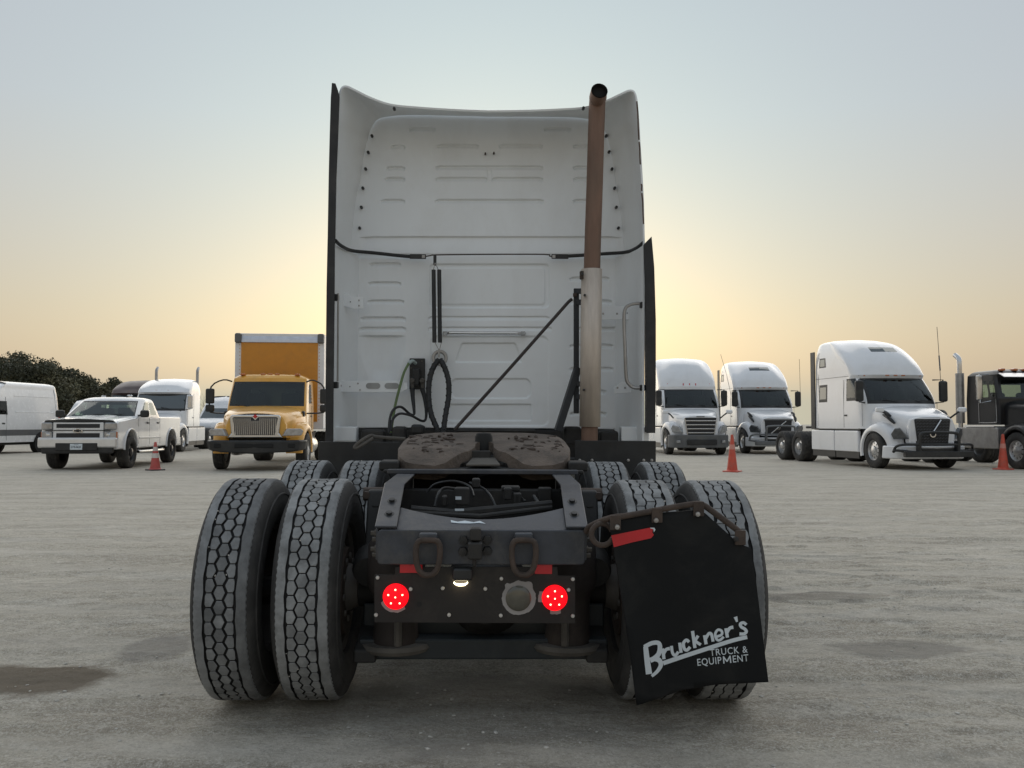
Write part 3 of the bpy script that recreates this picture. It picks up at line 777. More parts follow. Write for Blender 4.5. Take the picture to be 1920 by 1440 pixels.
# bracket mast and braces
MAST = mat('dark_blue_black_steel', (0.022, 0.026, 0.031), 0.55, var=0.25, dirt=(0.07, 0.06, 0.055), dirt_amt=0.4)
def bar(pa, pb, y0, y1, w, name, m=MAST, d=0.04):
    a, c = L(*pa, y0), L(*pb, y1); v = c - a; q = v.to_track_quat('Z', 'Y').to_matrix().to_4x4()
    return MB().box((0, 0, 0), (w, d, v.length), Matrix.Translation((a + c) / 2) @ q).build(name, m, truck, bevel=0.004)
bar((1080.5, 541), (1080.5, 775), 2.55, 2.55, 0.033, 'mast_post')
for ay in (546, 567, 720, 744): bar((1082, ay), (1098, ay), 2.54, 2.49, 0.036, 'mast_arm')
bar((1046, 808), (1083, 690), 2.56, 2.57, 0.10, 'mast_strut', d=0.05)
MB().box(L(1078, 553, 2.52), (0.03, 0.02, 0.03)).build('mast_bolt', RUST, truck, bevel=0.006)
mb = MB(); mb.tube(LP([(1072, 561, 2.52), (1066, 566, 2.51), (960, 686, 2.4), (852, 806, 2.25)]), 0.0125, 8)
mb.build('diagonal_brace', mat('brown_black_rod', (0.035, 0.025, 0.022), 0.6, var=0.4), truck)

# --- air and electric lines
MB().box(L(815.5, 488, 2.86), (0.024, 0.04, 0.085)).build('hose_hanger', BLACKP, truck, bevel=0.008)
for x0 in (813, 823.5):
    MB().tube(LP([(x0, 506, 2.84), (x0 + 1.5, 642, 2.80)]), 0.0165, 10).build('hose_spring', BLACK, truck)
for pth in ([(815.5, 493), (812.5, 507)], [(816, 493), (822.5, 507)], [(815, 641), (823, 656)], [(828, 641), (824, 656)]):
    MB().tube(LP(pth, 2.83), 0.003, 5).build('spring_wire', ALU, truck)
MB().tube(LP([(823, 654), (823, 670)], 2.83), 0.007, 6).build('hose_hook', ALU, truck)
c = L(824.5, 671, 2.95)
MB().lathe([(0.036, -0.004), (0.046, -0.014), (0.060, -0.014), (0.066, -0.002), (0.062, 0.008)], 28, Matrix.Translation(c) @ Matrix.Rotation(R(-90), 4, 'X')).build('hose_ring', ALU, truck)
def spiral_hose(path, r, turns, name):
    """hose with a raised spiral wrap"""
    pts = smooth_path(path, 8); mb = MB(); mb.tube(pts, r, 10)
    o = mb.build(name, BLACK, truck, smooth=60)
    mb = MB(); sp = []; n = len(pts); k = turns * 12
    for i in range(k):
        u = i / (k - 1) * (n - 1); a = int(min(u, n - 2)); p = pts[a].lerp(pts[a + 1], u - a); t = (pts[a + 1] - pts[a]).normalized()
        s = Vector((0, 1, 0)); w = t.cross(s).normalized(); s = w.cross(t); q = i / 12 * 2 * math.pi
        sp.append(p + (s * math.cos(q) + w * math.sin(q)) * r)
    mb.tube(sp, 0.0045, 5)
    mb.build('spiral_wrap', BLACKP, o)
spiral_hose(LP([(823, 674, 2.82), (812, 690, 2.80), (805, 715, 2.78), (804, 745, 2.76), (808, 775, 2.72), (819, 803, 2.68), (822, 815, 2.6)]), 0.021, 14, 'coiled_hose')
spiral_hose(LP([(825, 674, 2.82), (834, 690, 2.80), (841, 715, 2.78), (841, 745, 2.76), (836, 775, 2.72), (832, 803, 2.68), (830, 815, 2.6)]), 0.021, 14, 'coiled_hose')
# coupling block with two gladhands and the green electric lead
q = [L(*p, 2.94) for p in ((767, 672), (797, 672), (798, 730), (766, 730))]
MB().box((q[0] + q[2]) / 2 + Vector((0, 0.0, 0)), (0.125, 0.03, 0.25)).build('coupling_plate', BLACKP, truck, bevel=0.006)
MB().box(L(781, 707, 2.9), (0.055, 0.06, 0.14)).build('coupling_body', BLACKP, truck, bevel=0.012)
for gx_, gy_ in ((773, 714), (792, 714)):
    mb = MB(); p = L(gx_, gy_, 2.87)
    mb.lathe([(0.0, -0.03), (0.016, -0.03), (0.022, -0.018), (0.022, 0.03)], 14, Matrix.Translation(p) @ Matrix.Rotation(R(-90), 4, 'X'))
    mb.tube([p + Vector((0, 0, -0.01)), p + Vector((0.004, -0.01, -0.06))], [0.016, 0.012], 10)
    mb.build('gladhand', DUSTY, truck)
for x_, y_ in ((771, 676), (791, 677), (771, 690), (792, 725)): MB().lathe([(0, -0.006), (0.007, -0.004), (0.008, 0.01)], 8, Matrix.Translation(L(x_, y_, 2.925)) @ Matrix.Rotation(R(-90), 4, 'X')).build('screw', DUSTY, truck)
mb = MB(); mb.tube(smooth_path(LP([(779, 681, 2.88), (773, 677, 2.83), (766, 682, 2.80)]), 5), 0.014, 10); mb.build('lead_plug', mat('pale_green_plug', (0.35, 0.42, 0.40), 0.5), truck)
mb = MB(); mb.tube(smooth_path(LP([(766, 682, 2.80), (757, 700, 2.74), (749, 728, 2.69), (741, 760, 2.67), (736, 790, 2.62), (733, 812, 2.5)]), 6), 0.0105, 8); mb.build('green_hose', GREEN, truck)
def taper_hose(path, r0, r1, name):
    p = smooth_path(path, 6); n = len(p)
    MB().tube(p, [lerp(r0, r1, min(1, i / (n * 0.35))) for i in range(n)], 8).build(name, BLACK, truck, smooth=60)
taper_hose(LP([(773, 730, 2.86), (774, 745, 2.84), (776, 765, 2.80), (776, 777, 2.76), (768, 776, 2.70), (752, 763, 2.62), (738, 768, 2.58), (731, 785, 2.55), (729, 812, 2.5)]), 0.021, 0.010, 'air_hose')
taper_hose(LP([(792, 730, 2.86), (796, 745, 2.84), (799, 768, 2.80), (798, 786, 2.76), (790, 789, 2.70), (770, 779, 2.62), (748, 776, 2.58), (735, 790, 2.55), (733, 815, 2.5)]), 0.021, 0.010, 'air_hose')

# --- below the cab: dark under-structure
q0, q1 = L(690, 803, 2.95), L(1160, 803, 2.95)
MB().box(((q0.x + q1.x) / 2, 3.35, 1.03), (q1.x - q0.x + 0.3, 0.7, 0.32)).build('cab_underside', DARK, truck, bevel=0.02)
for xa, xb, ya, yb, yy in ((677, 720, 806, 850, 2.5), (735, 760, 800, 845, 2.45), (772, 795, 798, 815, 2.6), (1058, 1090, 800, 835, 2.6), (1125, 1160, 808, 850, 2.6), (858, 1005, 803, 812, 2.65)):
    a, c = L(xa, ya, yy), L(xb, yb, yy); MB().box(((a.x + c.x) / 2, yy + 0.08, (a.z + c.z) / 2), (c.x - a.x, 0.16, a.z - c.z)).build('cab_mount', DARK, truck, bevel=0.02)
MB().box(L(782, 805, 2.45), (0.09, 0.06, 0.075)).build('cab_latch', BLACKP, truck, bevel=0.02)
# release handle loop of the fifth wheel
mb = MB(); mb.tube(smooth_path(LP([(760, 823, 1.05), (730, 821, 1.1), (704, 819, 1.15), (695, 817, 1.15), (678, 826, 1.1), (666, 837, 1.1), (668, 840, 1.1), (682, 833, 1.1), (700, 822, 1.12)]), 5), 0.011, 8)
mb.build('release_handle', DUSTY, truck)

# --- black guard plates ahead of the drive wheels
for xa, xb, ya, yb, holes in ((597, 748, 828, 905, ()), (1078, 1230, 826, 905, (1087, 1110, 1178, 1207, 1222))):
    a, c = L(xa, ya, 2.02), L(xb, yb, 2.02)
    g = MB().box(((a.x + c.x) / 2, 2.03, (a.z + c.z) / 2), (c.x - a.x, 0.012, a.z - c.z)).build('wheel_guard', BLACKP, truck, bevel=0.004)
    for h in holes:
        MB().lathe([(0, -0.008), (0.010, -0.006), (0.012, 0.01)], 8, Matrix.Translation(L(h, 863, 2.02)) @ Matrix.Rotation(R(-90), 4, 'X')).build('bolt', ALU, g)
    MB().tube([(math.copysign(0.45, a.x), 2.08, 1.0), ((a.x + c.x) / 2 + math.copysign(0.25, a.x), 2.08, 1.0)], 0.022, 8).build('guard_arm', DARK, truck)
# ------------------------------------------------------------------ chassis of the near tractor
FX = 0.432
for side in (-1, 1):
    mb = MB()
    web = [(6.9, 0.78), (6.9, 1.03), (-0.25, 1.03), (-0.56, 0.885), (-0.56, 0.76), (0.0, 0.75), (6.0, 0.75)]
    mb.prism(web, side * (FX - 0.009), side * FX, 'x')
    mb.box((side * (FX - 0.045), 3.2, 0.757), (0.075, 6.2, 0.010))
    r = mb.build('frame_rail', FRAME, truck, bevel=0.002, fix=True)
    # folded top flange that follows the tapered end
    mb = MB(); th = 0.010; w0, w1 = FX - 0.085, FX + 0.004
    prof = [(6.9, 1.034), (-0.245, 1.034), (-0.565, 0.888)]
    poly = prof + [(y, z + th) for y, z in reversed(prof)]
    poly = prof + [(-0.57, 0.888 + th), (-0.248, 1.034 + th), (6.9, 1.034 + th)]
    mb.prism(poly, side * w0, side * w1, 'x')
    mb.build('rail_flange', FRAME, truck, bevel=0.004, fix=True)
    for t in (0.26, 0.56):
        p = Vector((side * (FX - 0.045), lerp(-0.565, -0.245, t), lerp(0.888, 1.034, t) + 0.008))
        M = Matrix.Translation(p) @ Matrix.Rotation(R(25), 4, 'X')
        MB().lathe([(0.022, 0.0), (0.022, 0.004), (0.013, 0.005), (0.013, 0.014), (0.0, 0.015)], 10, M).build('bolt', BLACKP, truck)
    for k in range(4):                                         # bolt heads on the rail end
        MB().lathe([(0.016, 0), (0.016, 0.012), (0.010, 0.013), (0.010, 0.028), (0, 0.028)], 6, Matrix.Translation((side * FX, -0.50 + 0.05 * (k % 2), 0.86 - 0.033 * k)) @ Matrix.Rotation(R(90) * side, 4, 'Y')).build('bolt', DUSTY, truck)
# sloping closing plate with a curved top edge
pts = []
for k in range(17):
    x = lerp(-0.35, 0.35, k / 16); t = 0.25 + 0.27 * (abs(x) / 0.35) ** 1.8
    pts.append((x, t))
poly = pts + [(0.35, -0.0), (-0.35, -0.0)]
def slope_pt(x, t, h=0.0):
    n = Vector((0, -0.146, 0.32)).normalized()
    return Vector((x, lerp(-0.562, -0.245, t), lerp(0.880, 1.026, t))) + n * h
n = len(poly)
mb = MB(); mb.add([slope_pt(x, t) for x, t in poly] + [slope_pt(x, t, -0.008) for x, t in poly], [tuple(range(n)), tuple(range(2 * n - 1, n - 1, -1))] + [(i, n + i, n + (i + 1) % n, (i + 1) % n) for i in range(n)])
mb.build('closing_plate', FRAME, truck, bevel=0.003, fix=True)
# torn white sticker with remains of print
st = [(845, 975), (858, 978), (872, 976), (888, 979), (900, 976.5), (911, 982), (898, 980.5), (880, 981.5), (860, 981), (846, 979.5)]
def on_slope(px, py):
    d = TI.to_3x3() @ ray(px, py); n = Vector((0, -0.146, 0.32)).normalized(); p0 = slope_pt(0, 0, 0.002)
    return CAMP + d * ((p0 - CAMP).dot(n) / d.dot(n))
mb = MB(); mb.add([on_slope(*p) for p in st], [tuple(range(len(st)))]); mb.build('torn_sticker', PRINT, truck, smooth=0)
# end crossmember
cp = rrect(-0.425, 0.425, 0.742, 0.884, 0.018, 3)
MB().prism(cp, -0.572, -0.40, 'y').build('end_crossmember', FRAME, truck, bevel=0.006, fix=True)
# recovery shackles
for cx_, in ((803,), (982,)):
    p = L(cx_, 1009, -0.60)
    o = MB().box((p.x, -0.592, p.z), (0.074, 0.04, 0.042)).build('tow_bracket', FRAME, truck, bevel=0.008)
    a, c = L(cx_ - 22, 1018, -0.61), L(cx_ + 22, 1078, -0.61)
    w, h = (c.x - a.x) / 2, (a.z - c.z); zc = a.z
    loop = [(p.x - w, -0.612, zc - 0.015), (p.x - w, -0.614, zc - h * 0.45), (p.x - w * 0.8, -0.615, zc - h * 0.8), (p.x - w * 0.4, -0.616, zc - h * 0.97), (p.x, -0.616, zc - h), (p.x + w * 0.4, -0.616, zc - h * 0.97), (p.x + w * 0.8, -0.615, zc - h * 0.8), (p.x + w, -0.614, zc - h * 0.45), (p.x + w, -0.612, zc - 0.015), (p.x + w * 0.75, -0.612, zc + 0.008), (p.x, -0.612, zc + 0.012), (p.x - w * 0.75, -0.612, zc + 0.008)]
    MB().tube(smooth_path(loop + [loop[0]], 3)[:-1], 0.0125, 8, closed=True).build('tow_ring', RUST, truck, smooth=60)
# centre hook
mb = MB()
def pxbox(mb, x0, x1, y0, y1, yl, depth):
    a, c = L(x0, y0, yl), L(x1, y1, yl); mb.box(((a.x + c.x) / 2, yl + depth / 2, (a.z + c.z) / 2), (c.x - a.x, depth, a.z - c.z))
pxbox(mb, 881, 902, 991, 1015, -0.625, 0.06); pxbox(mb, 877, 904, 1018, 1050, -0.64, 0.07); pxbox(mb, 886, 893, 1046, 1064, -0.62, 0.03)
mb.build('rear_hook', DARK, truck, bevel=0.010)
for x_, y_ in ((869, 1013), (914, 1012), (868, 1034), (914, 1033)):
    MB().lathe([(0, -0.014), (0.018, -0.012), (0.021, 0.005)], 6, Matrix.Translation(L(x_, y_, -0.578)) @ Matrix.Rotation(R(-90), 4, 'X')).build('bolt', DARK, truck)
# lamp board with its lamps
LB = -0.555
poly = [L(*p, LB) for p in ((702, 1077), (740, 1077), (741, 1063), (1045, 1063), (1046, 1079), (1078, 1080), (1079, 1169), (702, 1167))]
board = MB().prism([(p.x, p.z) for p in poly], LB, LB + 0.006, 'y').build('lamp_board', BROWNBOARD, truck, bevel=0.001, fix=True)
for xa, xb, ya, yb in ((750, 792, 1053, 1074), (1003, 1035, 1056, 1076)):
    a, c = L(xa, ya, LB - 0.003), L(xb, yb, LB - 0.003)
    MB().box(((a.x + c.x) / 2, LB - 0.003, (a.z + c.z) / 2), (c.x - a.x, 0.004, a.z - c.z)).build('red_tape', RED_TAPE, truck, bevel=0.0)
def lamp(px_, py_, lit, name, ragged):
    c = L(px_, py_, LB - 0.004); MXr = Matrix.Translation(c) @ Matrix.Rotation(R(90), 4, 'X')
    rr = random.Random(int(px_)); pts = []
    for k in range(48):                                        # torn gasket left round the lamp
        q = 2 * math.pi * k / 48; v = ragged(math.degrees(q)); pts.append(Vector((c.x + math.cos(q) * v * rr.uniform(0.97, 1.03), LB - 0.0015, c.z + math.sin(q) * v * rr.uniform(0.97, 1.03))))
    MB().add(pts, [tuple(range(48))]).build('gasket_residue', GASKET, board, smooth=0)
    rad = 0.0525
    if lit:
        o = MB().lathe([(0.0, 0.017), (0.03, 0.015), (0.046, 0.010), (rad, 0.002), (rad, -0.004)], 36, MXr).build(name, RED_L, truck)
        for k in range(6):
            q = R(90 + 72 * k); rr_ = 0.030 if k < 5 else 0.0
            p = c + Vector((math.cos(q) * rr_, -0.016, math.sin(q) * rr_))
            MB().lathe([(0, 0.004), (0.003, 0.002), (0.004, -0.004)], 10, Matrix.Translation(p) @ Matrix.Rotation(R(90), 4, 'X')).build('led', LED, o)
    else:
        o = MB().lathe([(0.0, 0.010), (0.035, 0.008), (0.048, 0.004), (0.052, 0.0), (0.052, -0.004)], 36, MXr).build(name, mat('clear_lens_off', (0.085, 0.08, 0.062), 0.15, var=0.2, scale=20, coat=0.6), truck)
    return o
lamp(742, 1118.5, True, 'tail_light', lambda a: 0.066 if 195 < a < 315 else 0.045)
lamp(1040, 1121, True, 'tail_light', lambda a: 0.068 if (150 < a < 200 or 250 < a < 300) else 0.050)
lamp(972, 1122, False, 'reverse_light', lambda a: (0.072 if a < 100 or a > 300 else 0.068) + (0.010 if 40 < a < 65 or 120 < a < 140 else 0))
mb = MB(); pxbox(mb, 848, 886, 1066, 1090, LB - 0.05, 0.05); mb.build('plate_lamp', BLACKP, truck, bevel=0.012)
c = L(864, 1093, LB - 0.012)
MB().lathe([(0.0, -0.016), (0.018, -0.013), (0.029, -0.002), (0.029, 0.004)], 20, Matrix.Translation(c) @ Matrix.Diagonal((1, 0.9, 0.75, 1))).build('plate_lamp_lens', PLATE_L, truck)
for x_, y_ in ((708, 1083), (705, 1153), (842, 1153), (940, 1085), (939, 1154), (1074, 1086), (1074, 1155), (830, 1103), (910, 1104), (770, 1104.5), (1066, 1106)):
    MB().lathe([(0, -0.006), (0.007, -0.005), (0.0085, 0.003)], 10, Matrix.Translation(L(x_, y_, LB - 0.002)) @ Matrix.Rotation(R(-90), 4, 'X')).build('screw', mat('zinc_screw', (0.6, 0.58, 0.55), 0.4, metal=0.5), truck)
MB().lathe([(0.0, -0.0005), (0.011, -0.0005)], 14, Matrix.Translation(L(786, 1133, LB - 0.001)) @ Matrix.Rotation(R(-90), 4, 'X')).build('drilled_hole', RUBBER, truck, smooth=0)

# --- rear suspension: air springs on pedestals, cross plate, axles, differential
for side, cx_ in ((-1, 742), (1, 1064)):
    c = L(cx_, 1205, -0.20); x = c.x
    mb = MB(); zz = [(0.0, 0.80), (0.10, 0.80), (0.125, 0.77), (0.130, 0.68), (0.128, 0.60), (0.120, 0.57), (0.105, 0.55), (0.098, 0.50), (0.098, 0.40), (0.105, 0.335)]
    mb.lathe(zz, 28, Matrix.Translation((x, -0.20, 0)))
    mb.build('air_spring', BAG, truck, smooth=45)
    mb = MB(); mb.lathe([(0.0, 0.345), (0.155, 0.335), (0.165, 0.318), (0.150, 0.300), (0.0, 0.295)], 32, Matrix.Translation((x, -0.20, 0)) @ Matrix.Diagonal((1, 0.85, 1, 1)))
    mb.build('spring_seat', DUSTY, truck, smooth=40)
    mb = MB(); mb.tube([(x - 0.02 * side, -0.30, 0.34), (x - 0.02 * side, -0.30, 0.52)], 0.018, 8); mb.build('spring_stud', DUSTY, truck)
    # shock absorber and hanger beside the frame
    xx = side * 0.50
    MB().tube([(xx, -0.02, 0.93), (xx + side * 0.01, 0.12, 0.36)], 0.042, 12).build('shock_absorber', DARK, truck)
    MB().prism([(-0.12, 0.74), (0.12, 0.74), (0.12, 0.94), (0.05, 1.0), (-0.03, 0.99)], side * 0.46, side * 0.54, 'x').build('spring_hanger', DARK, truck, bevel=0.012, fix=True)
    MB().tube([(side * 0.46, 0.02, 0.968), (side * 0.565, 0.02, 0.968)], 0.032, 14).build('hanger_pin', RUST, truck)
    MB().lathe([(0, 0), (0.018, 0), (0.018, 0.03), (0, 0.03)], 6, Matrix.Translation((side * 0.545, -0.01, 0.968)) @ Matrix.Rotation(R(90), 4, 'X')).build('bolt', RUST, truck)
    MB().prism([(-0.30, 0.26), (-0.30, 0.32), (0.2, 0.48), (0.9, 0.60), (1.0, 0.52), (0.25, 0.38)], side * 0.46, side * 0.56, 'x').build('trailing_arm', DARK, truck, bevel=0.012, fix=True)
cm = MB(); a, c = L(672, 1192, -0.25), L(1140, 1244, -0.25)
cm.box(((a.x + c.x) / 2, -0.20, (a.z + c.z) / 2), (c.x - a.x, 0.10, 0.09)); cm.box(((a.x + c.x) / 2, -0.10, a.z + 0.03), (c.x - a.x, 0.02, 0.16))
cm.build('suspension_crossbar', mat('blue_black_steel', (0.020, 0.026, 0.030), 0.55, var=0.2, dirt=(0.08, 0.075, 0.065), dirt_amt=0.5), truck, bevel=0.010)
mb = MB(); a, c = L(690, 1165, 0.04), L(1120, 1210, 0.04); mb.box(((a.x + c.x) / 2, 0.05, (a.z + c.z) / 2), (c.x - a.x, 0.03, a.z - c.z))
pl = mb.build('dust_plate', DUSTY, truck, bevel=0.004)
for xa, xb in ((805, 845), (880, 921), (963, 1005)):
    a, c = L(xa, 1208, 0.03), L(xb, 1213, 0.03)
    MB().box(((a.x + c.x) / 2, 0.033, (a.z + c.z) / 2), (c.x - a.x, 0.006, a.z - c.z)).build('slot', RUBBER, pl)
for y in (0.0, 1.32):
    MB().tube([(-1.05, y, 0.518), (-0.3, y, 0.518), (0.3, y, 0.518), (1.05, y, 0.518)], [0.065, 0.08, 0.08, 0.065], 16).build('axle_beam', DARK, truck)
    MB().lathe([(0.0, -0.24), (0.10, -0.22), (0.17, -0.14), (0.205, -0.03), (0.205, 0.03), (0.16, 0.15), (0.08, 0.24), (0.0, 0.25)], 28, Matrix.Translation((0.02, y, 0.515)) @ Matrix.Rotation(R(-90), 4, 'X')).build('differential', DARK, truck)
    for side in (-1, 1):
        MB().lathe([(0.0, 0.0), (0.20, 0.0), (0.205, 0.03), (0.205, 0.19), (0.0, 0.2)], 28, Matrix.Translation((side * 0.63, y, 0.518)) @ Matrix.Rotation(R(90) * side, 4, 'Y')).build('brake_drum', RUST, truck)
        MB().lathe([(0.0, 0.0), (0.075, 0.005), (0.085, 0.03), (0.085, 0.12), (0.07, 0.15), (0, 0.15)], 18, Matrix.Translation((side * 0.50, y - 0.22, 0.64)) @ Matrix.Rotation(R(-70), 4, 'X')).build('brake_chamber', DARK, truck)
MB().tube([(0.0, 0.2, 0.52), (0.0, 1.1, 0.52)], 0.05, 14).build('drive_shaft', DARK, truck)
MB().tube([(0.0, 1.55, 0.56), (0.0, 5.0, 0.85)], 0.055, 14).build('drive_shaft', DARK, truck)
# frame crossmembers, valves and lines seen in the frame opening
for y, z, h in ((0.28, 0.88, 0.18), (1.05, 0.90, 0.2), (2.6, 0.9, 0.2)):
    MB().box((0, y, z), (2 * FX - 0.03, 0.05, h)).build('frame_crossmember', DARK, truck, bevel=0.01)
mb = MB(); mb.tube(LP([(770, 955, -0.05), (850, 962, -0.02), (930, 955, 0.0), (1035, 945, 0.02)]), 0.020, 8); mb.build('cross_pipe', DARK, truck)
MB().tube(LP([(775, 962, -0.1), (900, 968, -0.1), (1035, 952, -0.05)]), 0.012, 8).build('cross_pipe', DARK, truck)
for pth, r in (([(800, 925, 0.1), (815, 908, 0.1), (850, 902, 0.1), (880, 912, 0.05), (888, 930, 0.0)], 0.006), ([(880, 905, 0.15), (905, 915, 0.1), (920, 930, 0.05), (930, 950, 0.0)], 0.006), ([(815, 950, 0.0), (822, 925, 0.05), (835, 915, 0.1), (860, 918, 0.1)], 0.007), ([(945, 920, 0.1), (965, 925, 0.1), (985, 940, 0.05)], 0.006), ([(895, 893, 0.3), (925, 886, 0.3), (960, 890, 0.3)], 0.007), ([(1000, 930, 0.1), (1010, 945, 0.05), (1015, 955, 0.0)], 0.010)):
    MB().tube(smooth_path(LP(pth), 5), r, 6).build('air_line', BLACKP, truck, smooth=60)
for x0, x1, y0, y1, yl in ((852, 880, 915, 948, 0.0), (945, 960, 915, 938, 0.05), (940, 975, 912, 922, 0.1), (962, 978, 925, 945, 0.05), (885, 900, 898, 915, 0.1), (1010, 1035, 915, 940, 0.15), (828, 838, 930, 950, 0.0), (965, 975, 925, 950, 0.05)):
    mb = MB(); pxbox(mb, x0, x1, y0, y1, yl, 0.07); mb.build('valve', DARK, truck, bevel=0.008)
mb = MB(); pxbox(mb, 854, 865, 931, 937, -0.004, 0.003); mb.build('valve_tag', PRINT, truck)
mb = MB(); pxbox(mb, 853, 870, 954, 958, -0.13, 0.003); mb.build('valve_tag', PRINT, truck)

# --- fifth wheel
MB().box((0, 0.62, 1.052), (1.02, 0.62, 0.016)).build('mounting_plate', DARK, truck, bevel=0.004)
mb = MB(); a, c = L(727, 879, 0.30), L(1083, 887, 0.30); mb.box(((a.x + c.x) / 2, 0.30, (a.z + c.z) / 2 - 0.004), (c.x - a.x, 0.05, 0.022)); mb.build('slide_rail_edge', FRAME, truck, bevel=0.004)
for side in (-1, 1):
    MB().prism([(0.55, 1.06), (1.0, 1.06), (0.88, 1.16), (0.66, 1.16)], side * 0.34, side * 0.42, 'x').build('pivot_bracket', DARK, truck, bevel=0.01, fix=True)
    MB().box((side * 0.49, 0.45, 1.075), (0.10, 0.16, 0.05)).build('slide_lock', DARK, truck, bevel=0.012)
out = []
for k in range(0, 25):                                          # plan outline, right half from front centre to the throat
    q = R(90 - 90 * k / 24); out.append((0.465 * math.cos(q) ** 0.62 if k else 0.0, 0.80 + 0.36 * math.sin(q) ** 0.75))
right = out + [(0.468, 0.66), (0.462, 0.56), (0.445, 0.47), (0.41, 0.415), (0.36, 0.395), (0.255, 0.385), (0.20, 0.405), (0.145, 0.47), (0.085, 0.57), (0.052, 0.66), (0.050, 0.72), (0.038, 0.755), (0.018, 0.772), (0.0, 0.776)]
outline = right + [(-x, y) for x, y in reversed(right[1:-1])]
bm = bmesh.new()
vs = [bm.verts.new((x, y, 0.0)) for x, y in outline]
fc = bm.faces.new(vs)
bmesh.ops.triangulate(bm, faces=[fc])
for yc in np.arange(0.40, 1.16, 0.03): bmesh.ops.bisect_plane(bm, geom=bm.verts[:] + bm.edges[:] + bm.faces[:], plane_co=(0, yc, 0), plane_no=(0, 1, 0))
for xc in np.arange(-0.45, 0.46, 0.03): bmesh.ops.bisect_plane(bm, geom=bm.verts[:] + bm.edges[:] + bm.faces[:], plane_co=(xc, 0, 0), plane_no=(1, 0, 0))
ext = bmesh.ops.extrude_face_region(bm, geom=bm.faces[:])
for e in ext['geom']:
    if isinstance(e, bmesh.types.BMVert): e.co.z -= 0.055
bmesh.ops.recalc_face_normals(bm, faces=bm.faces)
for v in bm.verts:
    x, y, z = v.co; top = z > -0.03
    zz = 1.225 + (y - 1.16) * math.tan(R(6.0))
    ramp = max(0.0, 0.56 - y)
    zz -= 0.9 * ramp * ramp + 0.22 * ramp                        # ramps fall away towards the rear
    edge = max(0, abs(x) - 0.40) / 0.07; zz -= 0.018 * edge * edge
    zz -= 0.03 * math.exp(-((abs(x) - 0.06) / 0.05) ** 2) * max(0, min(1, (0.74 - y) / 0.2))
    zz -= 0.012 * math.exp(-((abs(x) - 0.16) / 0.10) ** 2 - ((y - 0.95) / 0.12) ** 2)
    if top: zz += 0.004 * float(fbm(np.array([x * 12.0]), np.array([y * 12.0]), 3, 2)[0])
    else: zz -= 0.02 + 0.02 * (y < 0.5)
    v.co.z = zz + (0 if top else -0.035)
me = bpy.data.meshes.new('fifth_wheel_plate'); bm.to_mesh(me); bm.free(); me.materials.append(GREASE)
me.polygons.foreach_set('use_smooth', [True] * len(me.polygons)); me.set_sharp_from_angle(angle=R(50))
fw = bpy.data.objects.new('fifth_wheel_plate', me); COL.objects.link(fw); fw.parent = truck
md = fw.modifiers.new('bevel', 'BEVEL'); md.width = 0.008; md.segments = 2; md.limit_method = 'ANGLE'; md.angle_limit = R(50)
rs = random.Random(11); mb = MB()
for k in range(85):                                             # clods of grease
    side = rs.choice((-1, 1)); x, y = side * rs.uniform(0.13, 0.43), rs.uniform(0.50, 1.08)
    if abs(x) > 0.34 and y > 1.0: continue
    zz = 1.225 + (y - 1.16) * math.tan(R(6.0)) - (0.9 * max(0, 0.56 - y) ** 2 + 0.22 * max(0, 0.56 - y)) - 0.018 * (max(0, abs(x) - 0.40) / 0.07) ** 2
    s = rs.uniform(0.006, 0.016); M = Matrix.Translation((x, y, zz)) @ Matrix.Rotation(rs.uniform(0, 6), 4, 'Z') @ Matrix.Diagonal((s * rs.uniform(1.0, 3.2), s * 0.8, s * rs.uniform(0.5, 1.1), 1))
    mb.add([v * rs.uniform(0.75, 1.2) for v in IV], IF, M)
o = mb.build('grease_clods', mat('dark_grease', (0.075, 0.056, 0.045), 0.7, var=0.3, scale=20), fw, smooth=60); o['kind'] = 'stuff'
jw = L(907, 829, 0.80)
MB().lathe([(0.0, 0.055), (0.040, 0.05), (0.050, 0.03), (0.050, -0.06), (0.0, -0.06)], 20, Matrix.Translation(jw) @ Matrix.Diagonal((1.0, 0.8, 1, 1))).build('locking_jaw', RUBBER, truck)
mb = MB(); pxbox(mb, 880, 920, 845, 872, 0.62, 0.02); mb.build('jaw_guard', DARK, truck, bevel=0.006)
mb = MB(); mb.add(LP([(874, 871, 0.42), (938, 871, 0.42), (928, 858, 0.62), (886, 858, 0.62)]), [(0, 1, 2, 3)]); o = mb.build('throat_plate', DUSTY, truck, smooth=0); o.modifiers.new('t', 'SOLIDIFY').thickness = 0.008
# ------------------------------------------------------------------ mud flap on its bent hanger, right side only
FY = -0.72
flap_px = [(1142, 978), (1175, 973), (1230, 962), (1300, 957), (1322, 962), (1384, 1018), (1408, 1028), (1414, 1060), (1441, 1279), (1400, 1281), (1340, 1284), (1280, 1294), (1240, 1308), (1194, 1323), (1185, 1250), (1165, 1120)]
def flap_y(px, py): return FY + 0.06 * ((py - 960) / 360.0) ** 2 * math.sin((px - 1140) / 300 * math.pi) - 0.02 * (px - 1290) / 150 * (py - 960) / 360
bm = bmesh.new()
vs = [bm.verts.new((p[0], p[1], 0)) for p in flap_px]
f = bm.faces.new(vs); bmesh.ops.triangulate(bm, faces=[f])
for yc in range(975, 1320, 15): bmesh.ops.bisect_plane(bm, geom=bm.verts[:] + bm.edges[:] + bm.faces[:], plane_co=(0, yc, 0), plane_no=(0, 1, 0))
for xc in range(1155, 1440, 18): bmesh.ops.bisect_plane(bm, geom=bm.verts[:] + bm.edges[:] + bm.faces[:], plane_co=(xc, 0, 0), plane_no=(1, 0, 0))
for v in bm.verts: v.co = L(v.co.x, v.co.y, flap_y(v.co.x, v.co.y))
bmesh.ops.recalc_face_normals(bm, faces=bm.faces)
